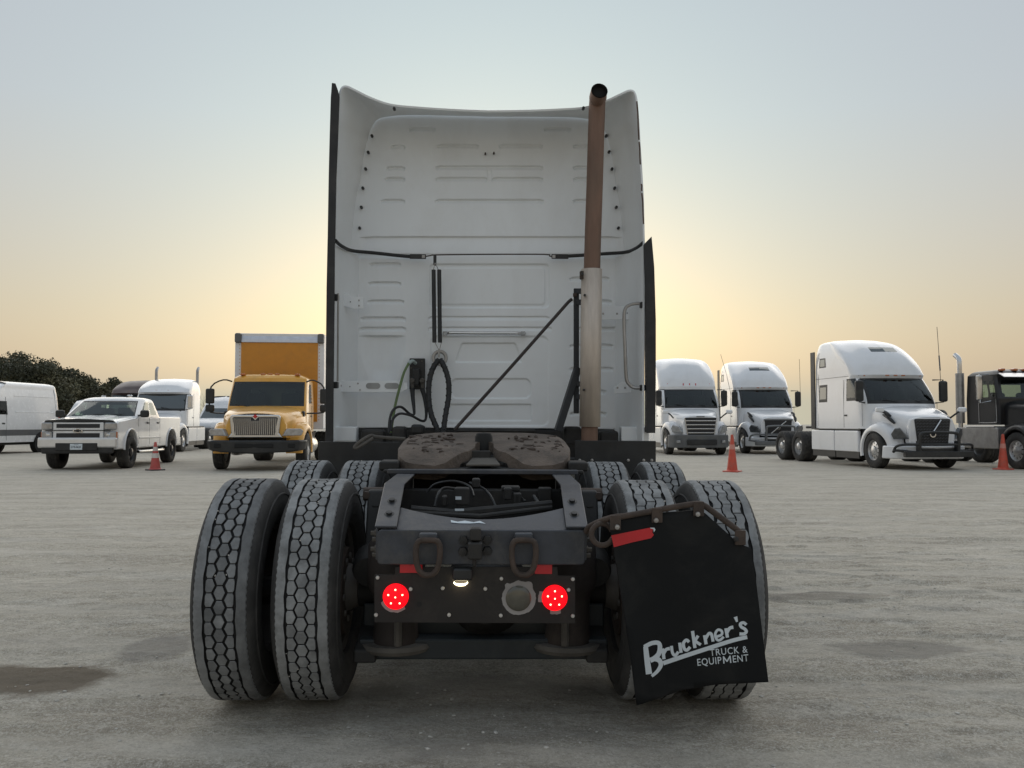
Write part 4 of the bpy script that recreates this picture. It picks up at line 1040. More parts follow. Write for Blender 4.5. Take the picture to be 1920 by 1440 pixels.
if sum(fc.normal.y for fc in bm.faces) > 0: bmesh.ops.reverse_faces(bm, faces=bm.faces)
me = bpy.data.meshes.new('mud_flap'); bm.to_mesh(me); bm.free(); me.materials.append(mat('flap_rubber', (0.0095, 0.0105, 0.0115), 0.75, spec=0.25, var=0.25, scale=3, dirt=(0.03, 0.029, 0.027), dirt_amt=0.6, dirt_scale=3))
me.polygons.foreach_set('use_smooth', [True] * len(me.polygons))
flap = bpy.data.objects.new('mud_flap', me); COL.objects.link(flap); flap.parent = truck
sol = flap.modifiers.new('thickness', 'SOLIDIFY'); sol.thickness = 0.008; sol.offset = -1
def FL(px, py, lift=0.003): return L(px, py, flap_y(px, py) - lift)
# hanger bar with its coil
HB = RUST
mb = MB(); mb.tube(smooth_path([L(*p, FY + dy) for p, dy in (((1098, 998), 0.16), ((1105, 988), 0.14), ((1125, 978), 0.08), ((1150, 970), 0.0), ((1175, 967), 0.0), ((1235, 956), 0.0), ((1300, 945), 0.0), ((1318, 947), 0.0), ((1340, 962), 0.0), ((1380, 992), 0.0), ((1393, 1003), 0.0))], 5), 0.0125, 8)
mb.build('flap_hanger', HB, truck, smooth=60)
mb = MB(); c = L(1128, 1001, FY + 0.06)
mb.tube([c + Vector((0.042 * math.cos(a), -0.03 * a / 6.3, 0.042 * math.sin(a))) for a in np.linspace(0.3, 6.0, 26)], 0.011, 8)
mb.build('hanger_coil', HB, truck, smooth=60)
for x_, y_ in ((1150, 978), (1228, 964), (1306, 952), (1384, 1006)):
    o = MB().box(L(x_ + 4, y_ + 2, FY - 0.012), (0.042, 0.012, 0.058), None).build('flap_clip', HB, truck, bevel=0.003)
for x_, y_ in ((1157, 988), (1230, 975.5), (1308, 964), (1380, 1011)):
    MB().lathe([(0, -0.010), (0.009, -0.008), (0.011, 0.004)], 10, Matrix.Translation(L(x_, y_, FY - 0.018)) @ Matrix.Rotation(R(-90), 4, 'X')).build('bolt', ALU if x_ < 1350 else DARK, truck)
mb = MB(); tp = [(1146, 1004), (1180, 997), (1218, 989.5), (1225, 990), (1223, 998), (1226, 1003), (1221, 1009), (1185, 1017), (1151, 1026)]
mb.add([FL(*p, 0.003) for p in tp], [tuple(range(len(tp)))]); mb.build('red_tape', RED_TAPE, flap, smooth=0)
mb = MB(); tp = [(1219, 989.3), (1227, 989.5), (1229, 993), (1226, 998), (1225, 992), (1220, 991)]
mb.add([FL(*p, 0.004) for p in tp], [tuple(range(len(tp)))]); mb.build('torn_tape_edge', PRINT, flap, smooth=0)
# printed lettering
def stroke(mb, pts, w, n=4):
    """flat stroke in pixel space of the flap; w = width or (start, end)"""
    P = [Vector((p[0], p[1], 0)) for p in pts]
    P = smooth_path(P, n) if len(P) > 2 else P
    m = len(P); Ls, Rs = [], []
    for i in range(m):
        t = (P[min(i + 1, m - 1)] - P[max(i - 1, 0)]).normalized(); nn = Vector((-t.y, t.x, 0))
        u = i / (m - 1); ww = (w if not isinstance(w, tuple) else lerp(w[0], w[1], u)) / 2
        Ls.append(P[i] + nn * ww); Rs.append(P[i] - nn * ww)
    V = [FL(p.x, p.y) for p in Ls + Rs]
    mb.add(V, [(i, i + 1, m + i + 1, m + i) for i in range(m - 1)])
mb = MB()
S = lambda pts, w=6.0: stroke(mb, pts, (w[0] * 1.08, w[1] * 1.08) if isinstance(w, tuple) else w * 1.02)
# capital B with its swept tail
S([(1210.5, 1212), (1213, 1235), (1217, 1264)], (8, 11)); S([(1208, 1213), (1222, 1206), (1234, 1205.5), (1237.5, 1213), (1235, 1226), (1226, 1235), (1219, 1238)], (7, 9)); S([(1226, 1234), (1236, 1238), (1239, 1247), (1233, 1258), (1222, 1268)], (10, 5))
# r u c k n e r ' s
S([(1242.5, 1216), (1245, 1236)]); S([(1244, 1227), (1249, 1218), (1256, 1216)], (5, 6))
S([(1259, 1211), (1261, 1224), (1266, 1229), (1272, 1222)], 5.5); S([(1274.5, 1205), (1277, 1224)])
S([(1292, 1204), (1287, 1200), (1281.5, 1206), (1283, 1216), (1288, 1219), (1294, 1213)], 5.8)
S([(1298.5, 1183), (1303, 1215)]); S([(1302, 1203), (1309, 1192)], 5.5); S([(1303, 1202), (1314, 1209)], 5.5)
S([(1321, 1191), (1324, 1208)]); S([(1323, 1198), (1329, 1188), (1334, 1189.5), (1337, 1203)], 5.5)
S([(1343, 1194), (1353, 1190), (1353, 1183), (1346, 1181), (1341, 1189), (1344, 1199), (1350, 1200), (1357, 1194)], 4.8)
S([(1361, 1178), (1364, 1195.5)]); S([(1363, 1187), (1368, 1178), (1375, 1176)], (5, 6))
S([(1379, 1156.5), (1382, 1166)], (6.5, 3.5))
S([(1399.5, 1171.5), (1394, 1167.5), (1388, 1170), (1390, 1175.5), (1396, 1179), (1399.5, 1184), (1395, 1188.5), (1386.5, 1188.5)], (5.2, 5.6))
# sweeping underline
S([(1243.5, 1243.5), (1285, 1229.5), (1322, 1217.5), (1351, 1208), (1377, 1200), (1401, 1194.5)], (7.6, 6.8))
o = mb.build('brand_lettering', PRINT, flap, smooth=0)
def text_part(body, size, anchor, ang, parent, to3, material, name, bold=0.0, shear=0.0, xs=1.0, sp=1.0):
    """flat lettering: outline font, laid on a surface by to3(u, v)"""
    cu = bpy.data.curves.new(name, 'FONT'); cu.body = body; cu.size = size; cu.offset = bold; cu.shear = shear; cu.resolution_u = 3; cu.space_character = sp
    t = bpy.data.objects.new('tmp', cu); COL.objects.link(t)
    dg = bpy.context.evaluated_depsgraph_get(); me = bpy.data.meshes.new_from_object(t.evaluated_get(dg))
    bpy.data.objects.remove(t); bpy.data.curves.remove(cu)
    ca, sa = math.cos(ang), math.sin(ang)
    for v in me.vertices:
        x, y = v.co.x * xs, v.co.y
        v.co = to3(anchor[0] + x * ca - y * sa, anchor[1] - x * sa - y * ca)
    me.name = name; me.materials.clear(); me.materials.append(material)
    o = bpy.data.objects.new(name, me); COL.objects.link(o); o.parent = parent
    return o
text_part('TRUCK &', 18.0, (1331.5, 1230.0), R(5.5), flap, FL, PRINT, 'lettering', bold=0.12, xs=0.865, sp=1.12)
text_part('EQUIP', 18.5, (1307, 1248.4), R(5.5), flap, FL, PRINT, 'lettering', bold=0.12, xs=0.84, sp=1.10)
text_part('ENT', 18.5, (1373.5, 1242.2), R(5.5), flap, FL, PRINT, 'lettering', bold=0.12, xs=0.84, sp=1.10)
for q in ([(1357.4, 1244.2), (1356.4, 1230.6)], [(1356.0, 1230.8), (1363.4, 1240.6)], [(1363.0, 1240.6), (1369.0, 1229.6)], [(1368.8, 1229.4), (1370.2, 1243.0)]):
    mb = MB(); stroke(mb, q, 2.4); mb.build('lettering', PRINT, flap, smooth=0)
# ------------------------------------------------------------------ shared builders for the parked vehicles (local frame: y forward, origin on the ground under the front axle)
def cr(P, n):
    """Catmull-Rom rows of a numpy control polyline (k,3) -> dense, n per span"""
    P = np.asarray(P, float); out = []
    m = len(P)
    for i in range(m - 1):
        a, b, c, d = P[max(i - 1, 0)], P[i], P[i + 1], P[min(i + 2, m - 1)]
        m1 = (c - a) * 0.5; m2 = (d - b) * 0.5
        L1 = np.linalg.norm(c - b); s1 = np.linalg.norm(m1) + 1e-9; s2 = np.linalg.norm(m2) + 1e-9
        m1 = m1 * min(1, 1.2 * L1 / s1); m2 = m2 * min(1, 1.2 * L1 / s2)
        for k in range(n):
            t = k / n
            out.append((2 * t ** 3 - 3 * t ** 2 + 1) * b + (t ** 3 - 2 * t ** 2 + t) * m1 + (-2 * t ** 3 + 3 * t ** 2) * c + (t ** 3 - t ** 2) * m2)
    out.append(P[-1]); return np.array(out)
def dense_grid(C, n, sharp_c=(), sharp_r=()):
    C = np.asarray(C, float); h, w = C.shape[:2]
    def spans(k, sharp):
        cut = [0] + [s for s in sorted(sharp) if 0 < s < k - 1] + [k - 1]; return list(zip(cut[:-1], cut[1:]))
    rows = []
    for i in range(h):
        segs = [cr(C[i, a:b + 1], n) for a, b in spans(w, sharp_c)]
        rows.append(np.concatenate([segs[0]] + [s[1:] for s in segs[1:]]))
    A = np.array(rows); cols = []
    for j in range(A.shape[1]):
        segs = [cr(A[a:b + 1, j], n) for a, b in spans(h, sharp_r)]
        cols.append(np.concatenate([segs[0]] + [s[1:] for s in segs[1:]]))
    return np.array(cols).transpose(1, 0, 2)
def shell(C, n, regions, root, paint, sharp_c=(), sharp_r=(), body_name='cab_shell', hole=()):
    """half shell (x>=0) mirrored; regions: name -> (r0,r1,c0,c1,material,per_side). Cells of a region become their own part."""
    G = dense_grid(C, n, sharp_c, sharp_r); h, w = G.shape[:2]
    own = {}
    for i in range(h - 1):
        for j in range(w - 1):
            u, v = (i + 0.5) / n, (j + 0.5) / n; key = body_name
            for k, rg in enumerate(regions):
                if rg[1] <= u < rg[2] and rg[3] <= v < rg[4]: key = k
            own.setdefault(key, []).append((i, j))
    made = {}
    def mesh(cells, sides, inset=0.0):
        mb = MB()
        for s in sides:
            idx = {}; F = []
            def vid(i, j):
                if (i, j) not in idx:
                    idx[(i, j)] = len(mb.v); p = G[i, j]; mb.v.append((s * p[0], p[1], p[2]))
                return idx[(i, j)]
            for i, j in cells:
                f = (vid(i, j), vid(i, j + 1), vid(i + 1, j + 1), vid(i + 1, j))
                mb.f.append(f if s > 0 else f[::-1]); mb.mi.append(0)
        return mb
    for key, cells in own.items():
        if key == body_name:
            made[body_name] = mesh(cells, (1, -1)).build(body_name, paint, root, smooth=42, fix=False)
        else:
            name, _, _, _, _, m, per = regions[key]
            if m is None: continue
            for sd in (((1,), (-1,)) if per else ((1, -1),)):
                o = mesh(cells, sd).build(name, m, root, smooth=50)
                made[name] = o
    return made
TYRE_BG = mat('parked_tyre_rubber', (0.03, 0.029, 0.028), 0.85, var=0.3, scale=6, dirt=(0.13, 0.12, 0.105), dirt_amt=0.6, dirt_scale=4)
HOLE = mat('wheel_hole_dark', (0.01, 0.01, 0.01), 0.8)
RIM_A = mat('polished_alloy_wheel', (0.55, 0.55, 0.55), 0.32, metal=0.8, var=0.1, dirt=(0.25, 0.23, 0.2), dirt_amt=0.5)
RIM_W = mat('white_steel_wheel', (0.50, 0.50, 0.49), 0.5, var=0.1, dirt=(0.25, 0.22, 0.19), dirt_amt=0.6)
RIM_B = mat('black_alloy_wheel', (0.03, 0.03, 0.032), 0.3, var=0.2, dirt=(0.12, 0.11, 0.1), dirt_amt=0.5)
LENS = mat('headlight_lens', (0.35, 0.36, 0.37), 0.12, var=0.25, scale=9, coat=1.0, metal=0.4)
LENS_DK = mat('dark_headlight_lens', (0.06, 0.065, 0.07), 0.10, var=0.4, scale=9, coat=1.0)
AMBER = mat('amber_lens', (0.45, 0.12, 0.02), 0.2, var=0.1, coat=0.8)
GREYP = mat('grey_bumper_plastic', (0.11, 0.115, 0.12), 0.5, var=0.12, dirt=(0.2, 0.19, 0.17), dirt_amt=0.4)
SEAT = mat('dark_cab_trim', (0.03, 0.03, 0.032), 0.8, var=0.2)
_wheels = {}
def bg_wheel(root, x, y, side, r=0.50, w=0.27, rim=RIM_A, holes=10, style='disc', z=None, steer=0.0):
    """parked wheel: rim (part) with its tyre (sub-part); side = +1 when the face looks to +x"""
    key = (r, w, rim.name, holes, style)
    if key not in _wheels:
        mb = MB(); rr = r * 0.57; hw = w / 2; n = 40
        MX = Matrix.Rotation(R(90), 4, 'Y')
        mb.lathe([(rr, -hw * 0.8), (rr * 0.95, -hw * 0.7), (rr * 0.9, 0), (rr * 0.93, hw * 0.6), (rr, hw * 0.86)], n, MX)
        prof = [(rr * 0.92, hw * 0.45), (rr * 0.80, hw * 0.55), (rr * 0.60, hw * 0.62), (rr * 0.45, hw * 0.66), (rr * 0.42, hw * 0.9), (rr * 0.30, hw * 1.0), (0.0, hw * 1.02)]
        o0 = len(mb.f); mb.lathe(prof, n, MX)
        for k in range(n):
            per = n // holes
            if style == 'disc':
                if k % per == 0: mb.mi[o0 + n + k] = 1
            else:
                if k % per >= per // 2:
                    for q in (0, 1, 2): mb.mi[o0 + q * n + k] = 1
        rimo = mb.build('wheel', [rim, HOLE], None, smooth=40)
        mb = MB()
        hs = [(rr * 0.98, hw * 0.82), (rr * 1.1, hw * 0.98), (r * 0.75, hw * 1.02), (r * 0.88, hw * 0.98), (r * 0.965, hw * 0.88), (r, hw * 0.74), (r, hw * 0.44), (r - 0.012, hw * 0.42), (r - 0.012, hw * 0.36), (r, hw * 0.34), (r, 0.02), (r - 0.012, 0.015)]
        mb.lathe([(a, -b) for a, b in hs] + [(a, b) for a, b in reversed(hs)], 48, MX)
        ty = mb.build('tyre', TYRE_BG, None, smooth=40)
        _wheels[key] = (rimo.data, ty.data); bpy.data.objects.remove(rimo); bpy.data.objects.remove(ty)
    rd, td = _wheels[key]
    wo = bpy.data.objects.new('wheel', rd); COL.objects.link(wo); wo.parent = root; wo.location = (x, y, r if z is None else z)
    wo.rotation_euler = (rng.uniform(0, 6) if side > 0 else rng.uniform(0, 6), 0, (0 if side > 0 else math.pi) + steer)
    to = bpy.data.objects.new('tyre', td); COL.objects.link(to); to.parent = wo
    return wo
def park(name, label, cat, px, py, x_loc, y_loc, delta, group=None):
    """root so that the local ground point (x_loc, y_loc) stands where the photo shows ground pixel (px, py); heading towards the camera, turned by delta"""
    g = hit_ground(px, py); rz = math.pi + delta
    off = Matrix.Rotation(rz, 3, 'Z') @ Vector((x_loc, y_loc, 0))
    o = empty(name, (g.x - off.x, g.y - off.y, g.z), rz)
    # lie along the gentle fall of the yard
    o.matrix_world = Matrix.Translation((g.x - off.x, g.y - off.y, float(ground_z(0, g.y - off.y)))) @ Matrix.Rotation(-math.atan(SLOPE), 4, 'X') @ Matrix.Rotation(rz, 4, 'Z')
    tag(o, label, cat, group)
    return o
def pbox(root, name, m, c, d, bevel=0.02, rot=None, seg=2):
    M = None if rot is None else Matrix.Translation(c) @ rot
    return MB().box((0, 0, 0) if rot is not None else c, d, M).build(name, m, root, bevel=bevel, seg=seg)
def ptube(root, name, m, pts, r, n=8, sm=0, flat=None):
    return MB().tube(smooth_path(pts, sm) if sm else pts, r, n, flat=flat).build(name, m, root, smooth=60)
def pprism(root, name, m, poly, a, b, axis='x', bevel=0.02, fn=None, seg=2):
    mb = MB().prism(poly, a, b, axis)
    if fn: mb.v = [fn(*v) for v in mb.v]
    return mb.build(name, m, root, bevel=bevel, fix=True, seg=seg)
def fender(root, side, paint, yc=0.0, zc=0.5, r_in=0.58, x_out=1.2, x_in=0.72, a0=-28, a1=200, rfun=None, xfun=None, name='fender'):
    """wheel-arch fender swept round the wheel; angle from the front, over the top, to the back"""
    rows = []; N = 26
    for k in range(N + 1):
        a = R(lerp(a0, a1, k / N)); rf = rfun(math.degrees(a)) if rfun else 0.22; xf = xfun(math.degrees(a)) if xfun else 0.0
        row = []
        for x, rr in ((x_out - 0.05, r_in - 0.02), (x_out, r_in), (x_out + 0.012, r_in + rf * 0.35), (x_out - 0.03, r_in + rf * 0.75), (x_out - 0.12, r_in + rf * 0.96), (lerp(x_out, x_in, 0.6), r_in + rf * 1.04), (x_in, r_in + rf * 1.06)):
            row.append((side * (x + xf * (x - x_in) / (x_out - x_in)), yc + math.cos(a) * rr, zc + math.sin(a) * rr))
        rows.append(row if side > 0 else row[::-1])
    mb = MB(); mb.grid(rows); return mb.build(name, paint, root, smooth=50)
def semi(root, paint, v='volvo', yr=-3.5, wheels=True, rear=True):
    """conventional sleeper tractor; v picks the family look"""
    midroof = v == 'western'
    def row(z, w, yA, xA, yq, xq, yf, q=1.0):
        y6 = yA - 0.22; y5 = min(-1.42, y6 - 0.15); y4 = min(-1.56, y5 - 0.13); y3 = min(yr + 0.95, y4 - 0.12); y2 = min(yr + 0.3, y3 - 0.2)
        ln = yA - yr
        if ln < 1.95: y2, y3, y4, y5, y6 = (yr + ln * t for t in (0.16, 0.42, 0.60, 0.68, 0.88))
        return [(0, yr, z), (max(w - 0.03, 0.9 * w), yr, z), (w, y2, z), (w, y3, z), (w, y4, z), (w, y5, z), (w * 0.995, y6, z), (xA, yA, z), (xq, yq, z), (0, yf, z)]
    if v in ('volvo', 'volvo_old'):
        C = [row(1.12, 1.17, -0.42, 1.08, -0.15, 0.6, -0.05), row(1.95, 1.17, -0.48, 1.04, -0.28, 0.6, -0.21), row(2.62, 1.15, -0.98, 0.99, -0.84, 0.58, -0.78), row(2.72, 1.15, -0.96, 1.03, -0.77, 0.6, -0.70),
             row(3.05, 1.15, -1.18, 0.98, -0.93, 0.6, -0.85), row(3.4, 1.12, -1.62, 0.92, -1.28, 0.57, -1.18), row(3.70, 1.05, -2.15, 0.80, -1.78, 0.52, -1.66), row(3.86, 0.93, -2.65, 0.66, -2.35, 0.42, -2.22), row(3.93, 0.55, -2.95, 0.40, -2.8, 0.26, -2.7), row(3.95, 0.02, -3.0, 0.015, -2.95, 0.01, -2.9)]
        reg = [('windshield_seal', 0.9, 2.0, 7, 9, BLACKP, False), ('windshield', 1.0, 1.875, 7.25, 9, GLASS, False), ('door_window', 1.125, 1.875, 5.0, 6.5, GLASS, True), ('sleeper_window_seal', 1.0, 1.75, 2.0, 2.875, BLACKP, True), ('sleeper_window', 1.125, 1.625, 2.125, 2.75, GLASS_DK, True), ('sleeper_window_seal', 4.0, 4.875, 2.0, 2.75, BLACKP, True), ('sleeper_window', 4.125, 4.75, 2.125, 2.625, GLASS_DK, True), ('door_window_seal', 1.0, 2.0, 4.875, 6.625, BLACKP, True), ('door_window', 1.125, 1.875, 5.0, 6.5, GLASS, True), ('skylight', 5.125, 5.625, 8.25, 9, GLASS_DK, False)]
    elif v == 'freight':
        C = [row(1.12, 1.17, -0.42, 1.08, -0.15, 0.6, -0.05), row(1.92, 1.17, -0.48, 1.05, -0.28, 0.62, -0.21), row(2.58, 1.16, -0.92, 1.0, -0.78, 0.6, -0.72), row(2.70, 1.16, -0.95, 1.04, -0.78, 0.62, -0.70),
             row(3.05, 1.16, -1.15, 1.0, -0.92, 0.62, -0.84), row(3.4, 1.13, -1.5, 0.95, -1.2, 0.58, -1.1), row(3.70, 1.07, -1.95, 0.84, -1.6, 0.54, -1.48), row(3.88, 0.93, -2.45, 0.68, -2.15, 0.44, -2.0), row(3.95, 0.55, -2.8, 0.40, -2.6, 0.26, -2.5), row(3.97, 0.02, -2.9, 0.015, -2.8, 0.01, -2.75)]
        reg = [('windshield_seal', 0.9, 2.0, 7, 9, BLACKP, False), ('windshield', 1.0, 1.875, 7.125, 9, GLASS, False), ('door_window', 1.125, 1.875, 5.0, 6.5, GLASS, True), ('sleeper_window', 1.125, 1.625, 2.25, 2.75, GLASS_DK, True)]
    else:                                                       # western: flatter mid roof with sun visor
        C = [row(1.12, 1.17, -0.42, 1.08, -0.2, 0.6, -0.12), row(1.92, 1.17, -0.5, 1.07, -0.33, 0.62, -0.27), row(2.58, 1.16, -0.86, 1.05, -0.72, 0.62, -0.67), row(2.66, 1.16, -0.88, 1.08, -0.62, 0.64, -0.54),
             row(2.84, 1.15, -1.0, 1.02, -0.86, 0.62, -0.80), row(3.02, 1.10, -1.35, 0.92, -1.12, 0.55, -1.04), row(3.2, 1.0, -1.85, 0.78, -1.6, 0.48, -1.5), row(3.30, 0.85, -2.4, 0.6, -2.15, 0.4, -2.05), row(3.34, 0.5, -2.6, 0.38, -2.5, 0.25, -2.4), row(3.36, 0.02, -2.7, 0.015, -2.6, 0.01, -2.55)]
        reg = [('windshield_seal', 0.9, 2.0, 7, 9, BLACKP, False), ('windshield', 1.0, 1.875, 7.125, 9, GLASS_DK, False), ('door_window', 1.125, 1.875, 5.0, 6.5, GLASS, True)]
    shell(C, 8, reg, root, paint, sharp_c=(1,), sharp_r=(2, 3))
    # interior
    pbox(root, 'dashboard', SEAT, (0, -0.62, 1.72), (1.9, 0.5, 0.34), 0.08)
    for sx in (-0.55, 0.55): pbox(root, 'seat', SEAT, (sx, -1.45, 1.95), (0.5, 0.2, 0.85), 0.08)
    # hood
    nose, zt, zn = (1.06, 1.80, 1.46) if v != 'western' else (1.1, 1.74, 1.42)
    if v == 'freight': zn, nose = 1.50, 1.02
    H = []
    for t, wd in ((0.0, 1.0), (0.3, 0.95), (0.65, 0.84), (0.9, 0.73), (1.0, 0.69)):
        y = lerp(-0.30, nose, t); z = lerp(zt, zn, t ** 1.5)
        if t == 1.0: z -= 0.03
        H.append([(0, y, z + 0.015), (wd * 0.35, y, z + 0.012), (wd * 0.66, y, z - 0.02), (wd * 0.87, y - 0.02, z - 0.09), (wd * 0.97, y - 0.06, z - 0.22), (wd, y - 0.1, 1.15), (wd, y - 0.12, 0.95)])
    shell(H, 6, [], root, paint, body_name='hood')
    gw = 0.50 if v == 'volvo' else 0.56
    # nose panel and grille
    g0, g1 = (0.66, 1.40) if v != 'freight' else (0.78, 1.43)
    pprism(root, 'nose', paint, [(-0.67, 0.72), (0.67, 0.72), (0.69, 1.2), (0.62, zn - 0.06), (0.4, zn), (-0.4, zn), (-0.62, zn - 0.06), (-0.69, 1.2)], nose - 0.25, nose + 0.0, 'y', 0.05)
    GR = mat('grille_mesh_dark', (0.018, 0.018, 0.02), 0.5, var=0.2)
    yg = nose + 0.005
    if v == 'volvo':
        pprism(root, 'grille', GR, [(-0.44, g0), (0.44, g0), (0.53, g1 - 0.02), (0.5, g1), (-0.5, g1), (-0.53, g1 - 0.02)], yg - 0.02, yg + 0.02, 'y', 0.01)
        for k in range(9):
            z = lerp(g0 + 0.04, g1 - 0.05, k / 8); wv = lerp(0.42, 0.50, k / 8); path = []
            for q in range(21): path.append((lerp(-wv, wv, q / 20), yg + 0.03, z + (0.018 if q % 2 else -0.018)))
            ptube(root, 'grille_wire', mat('grille_wire_grey', (0.10, 0.10, 0.10), 0.45, metal=0.3), path, 0.009, 5)
        ptube(root, 'grille_bar', CHROME, [(0.02, yg + 0.05, 1.02), (-0.23, yg + 0.05, g1 - 0.03)], 0.026, 6)
        MB().lathe([(0.062, 0.0), (0.062, 0.03), (0.092, 0.03), (0.092, 0.0)], 24, Matrix.Translation((0.02, yg + 0.03, 0.98)) @ Matrix.Rotation(R(-90), 4, 'X'), closed=True).build('ring_emblem', CHROME, root)
    elif v == 'volvo_old':
        pprism(root, 'grille', GR, [(-0.50, 0.78), (0.50, 0.78), (0.54, 1.34), (-0.54, 1.34)], yg - 0.02, yg + 0.02, 'y', 0.01)
        pprism(root, 'grille_surround', GREYP, [(-0.57, 1.33), (0.57, 1.33), (0.57, 1.38), (-0.57, 1.38)], yg - 0.02, yg + 0.04, 'y', 0.01)
        ptube(root, 'grille_bar', CHROME, [(0.30, yg + 0.05, 0.82), (-0.30, yg + 0.05, 1.30)], 0.022, 6)
        MB().lathe([(0.05, 0.0), (0.05, 0.03), (0.075, 0.03), (0.075, 0.0)], 20, Matrix.Translation((0.0, yg + 0.03, 1.05)) @ Matrix.Rotation(R(-90), 4, 'X'), closed=True).build('ring_emblem', CHROME, root)
    elif v == 'freight':
        pprism(root, 'grille', GR, [(-0.50, g0), (0.50, g0), (0.60, g1), (-0.60, g1)], yg - 0.02, yg + 0.02, 'y', 0.02)
        for k in range(4):
            z = lerp(g0 + 0.05, g1 - 0.14, k / 3); wv = lerp(0.50, 0.585, k / 3)
            pprism(root, 'grille_slat', CHROME, [(-wv, z), (wv, z), (wv, z + 0.042), (-wv, z + 0.042)], yg, yg + 0.06, 'y', 0.012)
        for sx in (-1, 1): ptube(root, 'grille_edge', CHROME, [(sx * 0.51, yg + 0.03, g0), (sx * 0.61, yg + 0.03, g1)], 0.02, 6)
        pbox(root, 'nose_badge', GREYP, (0, yg + 0.01, g1 + 0.045), (0.32, 0.02, 0.035), 0.01)
    else:
        pprism(root, 'grille', CHROME, [(-0.50, g0), (0.50, g0), (0.56, g1), (-0.56, g1)], yg - 0.02, yg + 0.02, 'y', 0.02)
        for k in range(5): pbox(root, 'grille_slat', GR, (0, yg + 0.02, lerp(g0 + 0.06, g1 - 0.06, k / 4)), (0.95, 0.02, 0.07), 0.005)
    # fenders
    for s in (-1, 1):
        fender(root, s, paint, 0, 0.5, 0.57, 1.19, 0.66, -10, 196, lambda a: 0.17 + 0.12 * math.exp(-((a - 55) / 38) ** 2) + 0.02 * (a > 120), lambda a: -0.16 * max(0, math.cos(R(a))) ** 1.3)
        # headlight on the fender's front corner
        hl = LENS_DK if v.startswith('volvo') else LENS
        M = Matrix.Translation((s * 0.87, 0.90, 0.99)) @ Matrix.Rotation(-s * R(38), 4, 'Z') @ Matrix.Rotation(R(-12), 4, 'X')
        lp = [(-0.24 * s, -0.14), (0.16 * s, -0.15), (0.22 * s, 0.0), (0.12 * s, 0.15), (-0.02 * s, 0.17)] if v == 'volvo' else [(-0.22 * s, -0.13), (0.20 * s, -0.12), (0.24 * s, 0.04), (0.16 * s, 0.17), (-0.1 * s, 0.12)]
        if s < 0: lp = lp[::-1]
        MB().prism(lp, -0.06, 0.05, 'y', M).build('headlight', hl, root, bevel=0.02, fix=True)
        # hood side vents (dark slits)
        if v.startswith('volvo'):
            for za, zb, y0, y1 in ((1.66, 1.48, -0.05, 0.42), (1.52, 1.28, 0.12, 0.62)):
                mb = MB(); mb.tube(smooth_path([(s * 0.90, y0, za), (s * 0.91, lerp(y0, y1, 0.55), lerp(za, zb, 0.3)), (s * 0.845, y1, zb)], 4), [0.02, 0.028, 0.036, 0.042, 0.046, 0.05, 0.05, 0.04, 0.03], 8)
                mb.build('hood_vent', BLACKP, root, smooth=60)
        # door details
        pbox(root, 'door_handle', BLACKP, (s * 1.178, -1.48, 1.52), (0.02, 0.16, 0.05), 0.008)
        ptube(root, 'door_seam', GREYP, [(s * 1.174, -0.52, 1.2), (s * 1.174, -0.52, 1.9)], 0.006, 4)
        ptube(root, 'door_seam', GREYP, [(s * 1.172, -1.60, 1.15), (s * 1.172, -1.60, 2.6)], 0.006, 4)
        if v != 'western':
            ptube(root, 'roof_seam', GREYP, [(s * 1.149, yr + 0.05, 2.70), (s * 1.152, -1.3, 2.70), (s * 1.02, -0.95, 2.70)], 0.008, 4)
            ptube(root, 'sleeper_seam', GREYP, [(s * 1.168, yr + 0.25, 1.2), (s * 1.152, yr + 0.25, 2.7), (s * 1.12, yr + 0.27, 3.4)], 0.007, 4)
        pbox(root, 'cab_gap', BLACKP, (s * 1.10, -2.1, 1.105), (0.14, 2.9, 0.05), 0.004)
        # chassis side fairing, steps
        for ya, yb in ((-0.78, -2.2), (-2.23, -3.75)):
            pbox(root, 'side_skirt', paint, (s * 1.13, (ya + yb) / 2, 0.75), (0.10, abs(yb - ya), 0.63), 0.03)
            pbox(root, 'skirt_flap', BLACKP, (s * 1.12, (ya + yb) / 2, 0.34), (0.04, abs(yb - ya) - 0.02, 0.20), 0.01)
        if yr > -3.6 and v != 'western': pbox(root, 'rear_extender', BLACKP, (s * 1.16, yr - 0.12, 2.35), (0.035, 0.28, 2.5), 0.01)
        # mirrors
        mx, my = s * 1.31, -0.42
        pbox(root, 'mirror', BLACKP if v != 'western' else CHROME, (mx, my, 2.22), (0.24, 0.16, 0.62), 0.06)
        ptube(root, 'mirror_arm', BLACKP, [(s * 1.06, -0.55, 2.56), (mx, my, 2.56), (mx, my, 1.9), (s * 1.10, -0.5, 1.88)], 0.022, 6)
        if v == 'freight' or v == 'volvo':
            hp = [(s * 0.92, 0.45, 1.42), (s * 1.05, 0.55, 1.55), (s * 1.16, 0.55, 1.62)]
            ptube(root, 'hood_mirror_arm', BLACKP, hp, 0.028, 6)
            pbox(root, 'hood_mirror', paint, (s * 1.24, 0.55, 1.66), (0.24, 0.14, 0.15), 0.05)
    # bumper
    bz0, bz1 = (0.30, 0.66) if v != 'freight' else (0.28, 0.78)
    pl = [(-1.16, 0.50), (-1.15, 0.72), (-1.0, 1.0), (-0.62, 1.2), (0, 1.26), (0.62, 1.2), (1.0, 1.0), (1.15, 0.72), (1.16, 0.50), (0.9, 0.50), (0.8, 0.85), (-0.8, 0.85), (-0.9, 0.50)]
    bm_ = GREYP if v == 'freight' else (paint if v != 'western' else CHROME)
    pprism(root, 'bumper', bm_, pl, bz0, bz1, 'z', 0.04, fn=lambda x, y, z: (x, y - (0.06 if z < 0.5 else 0), z))
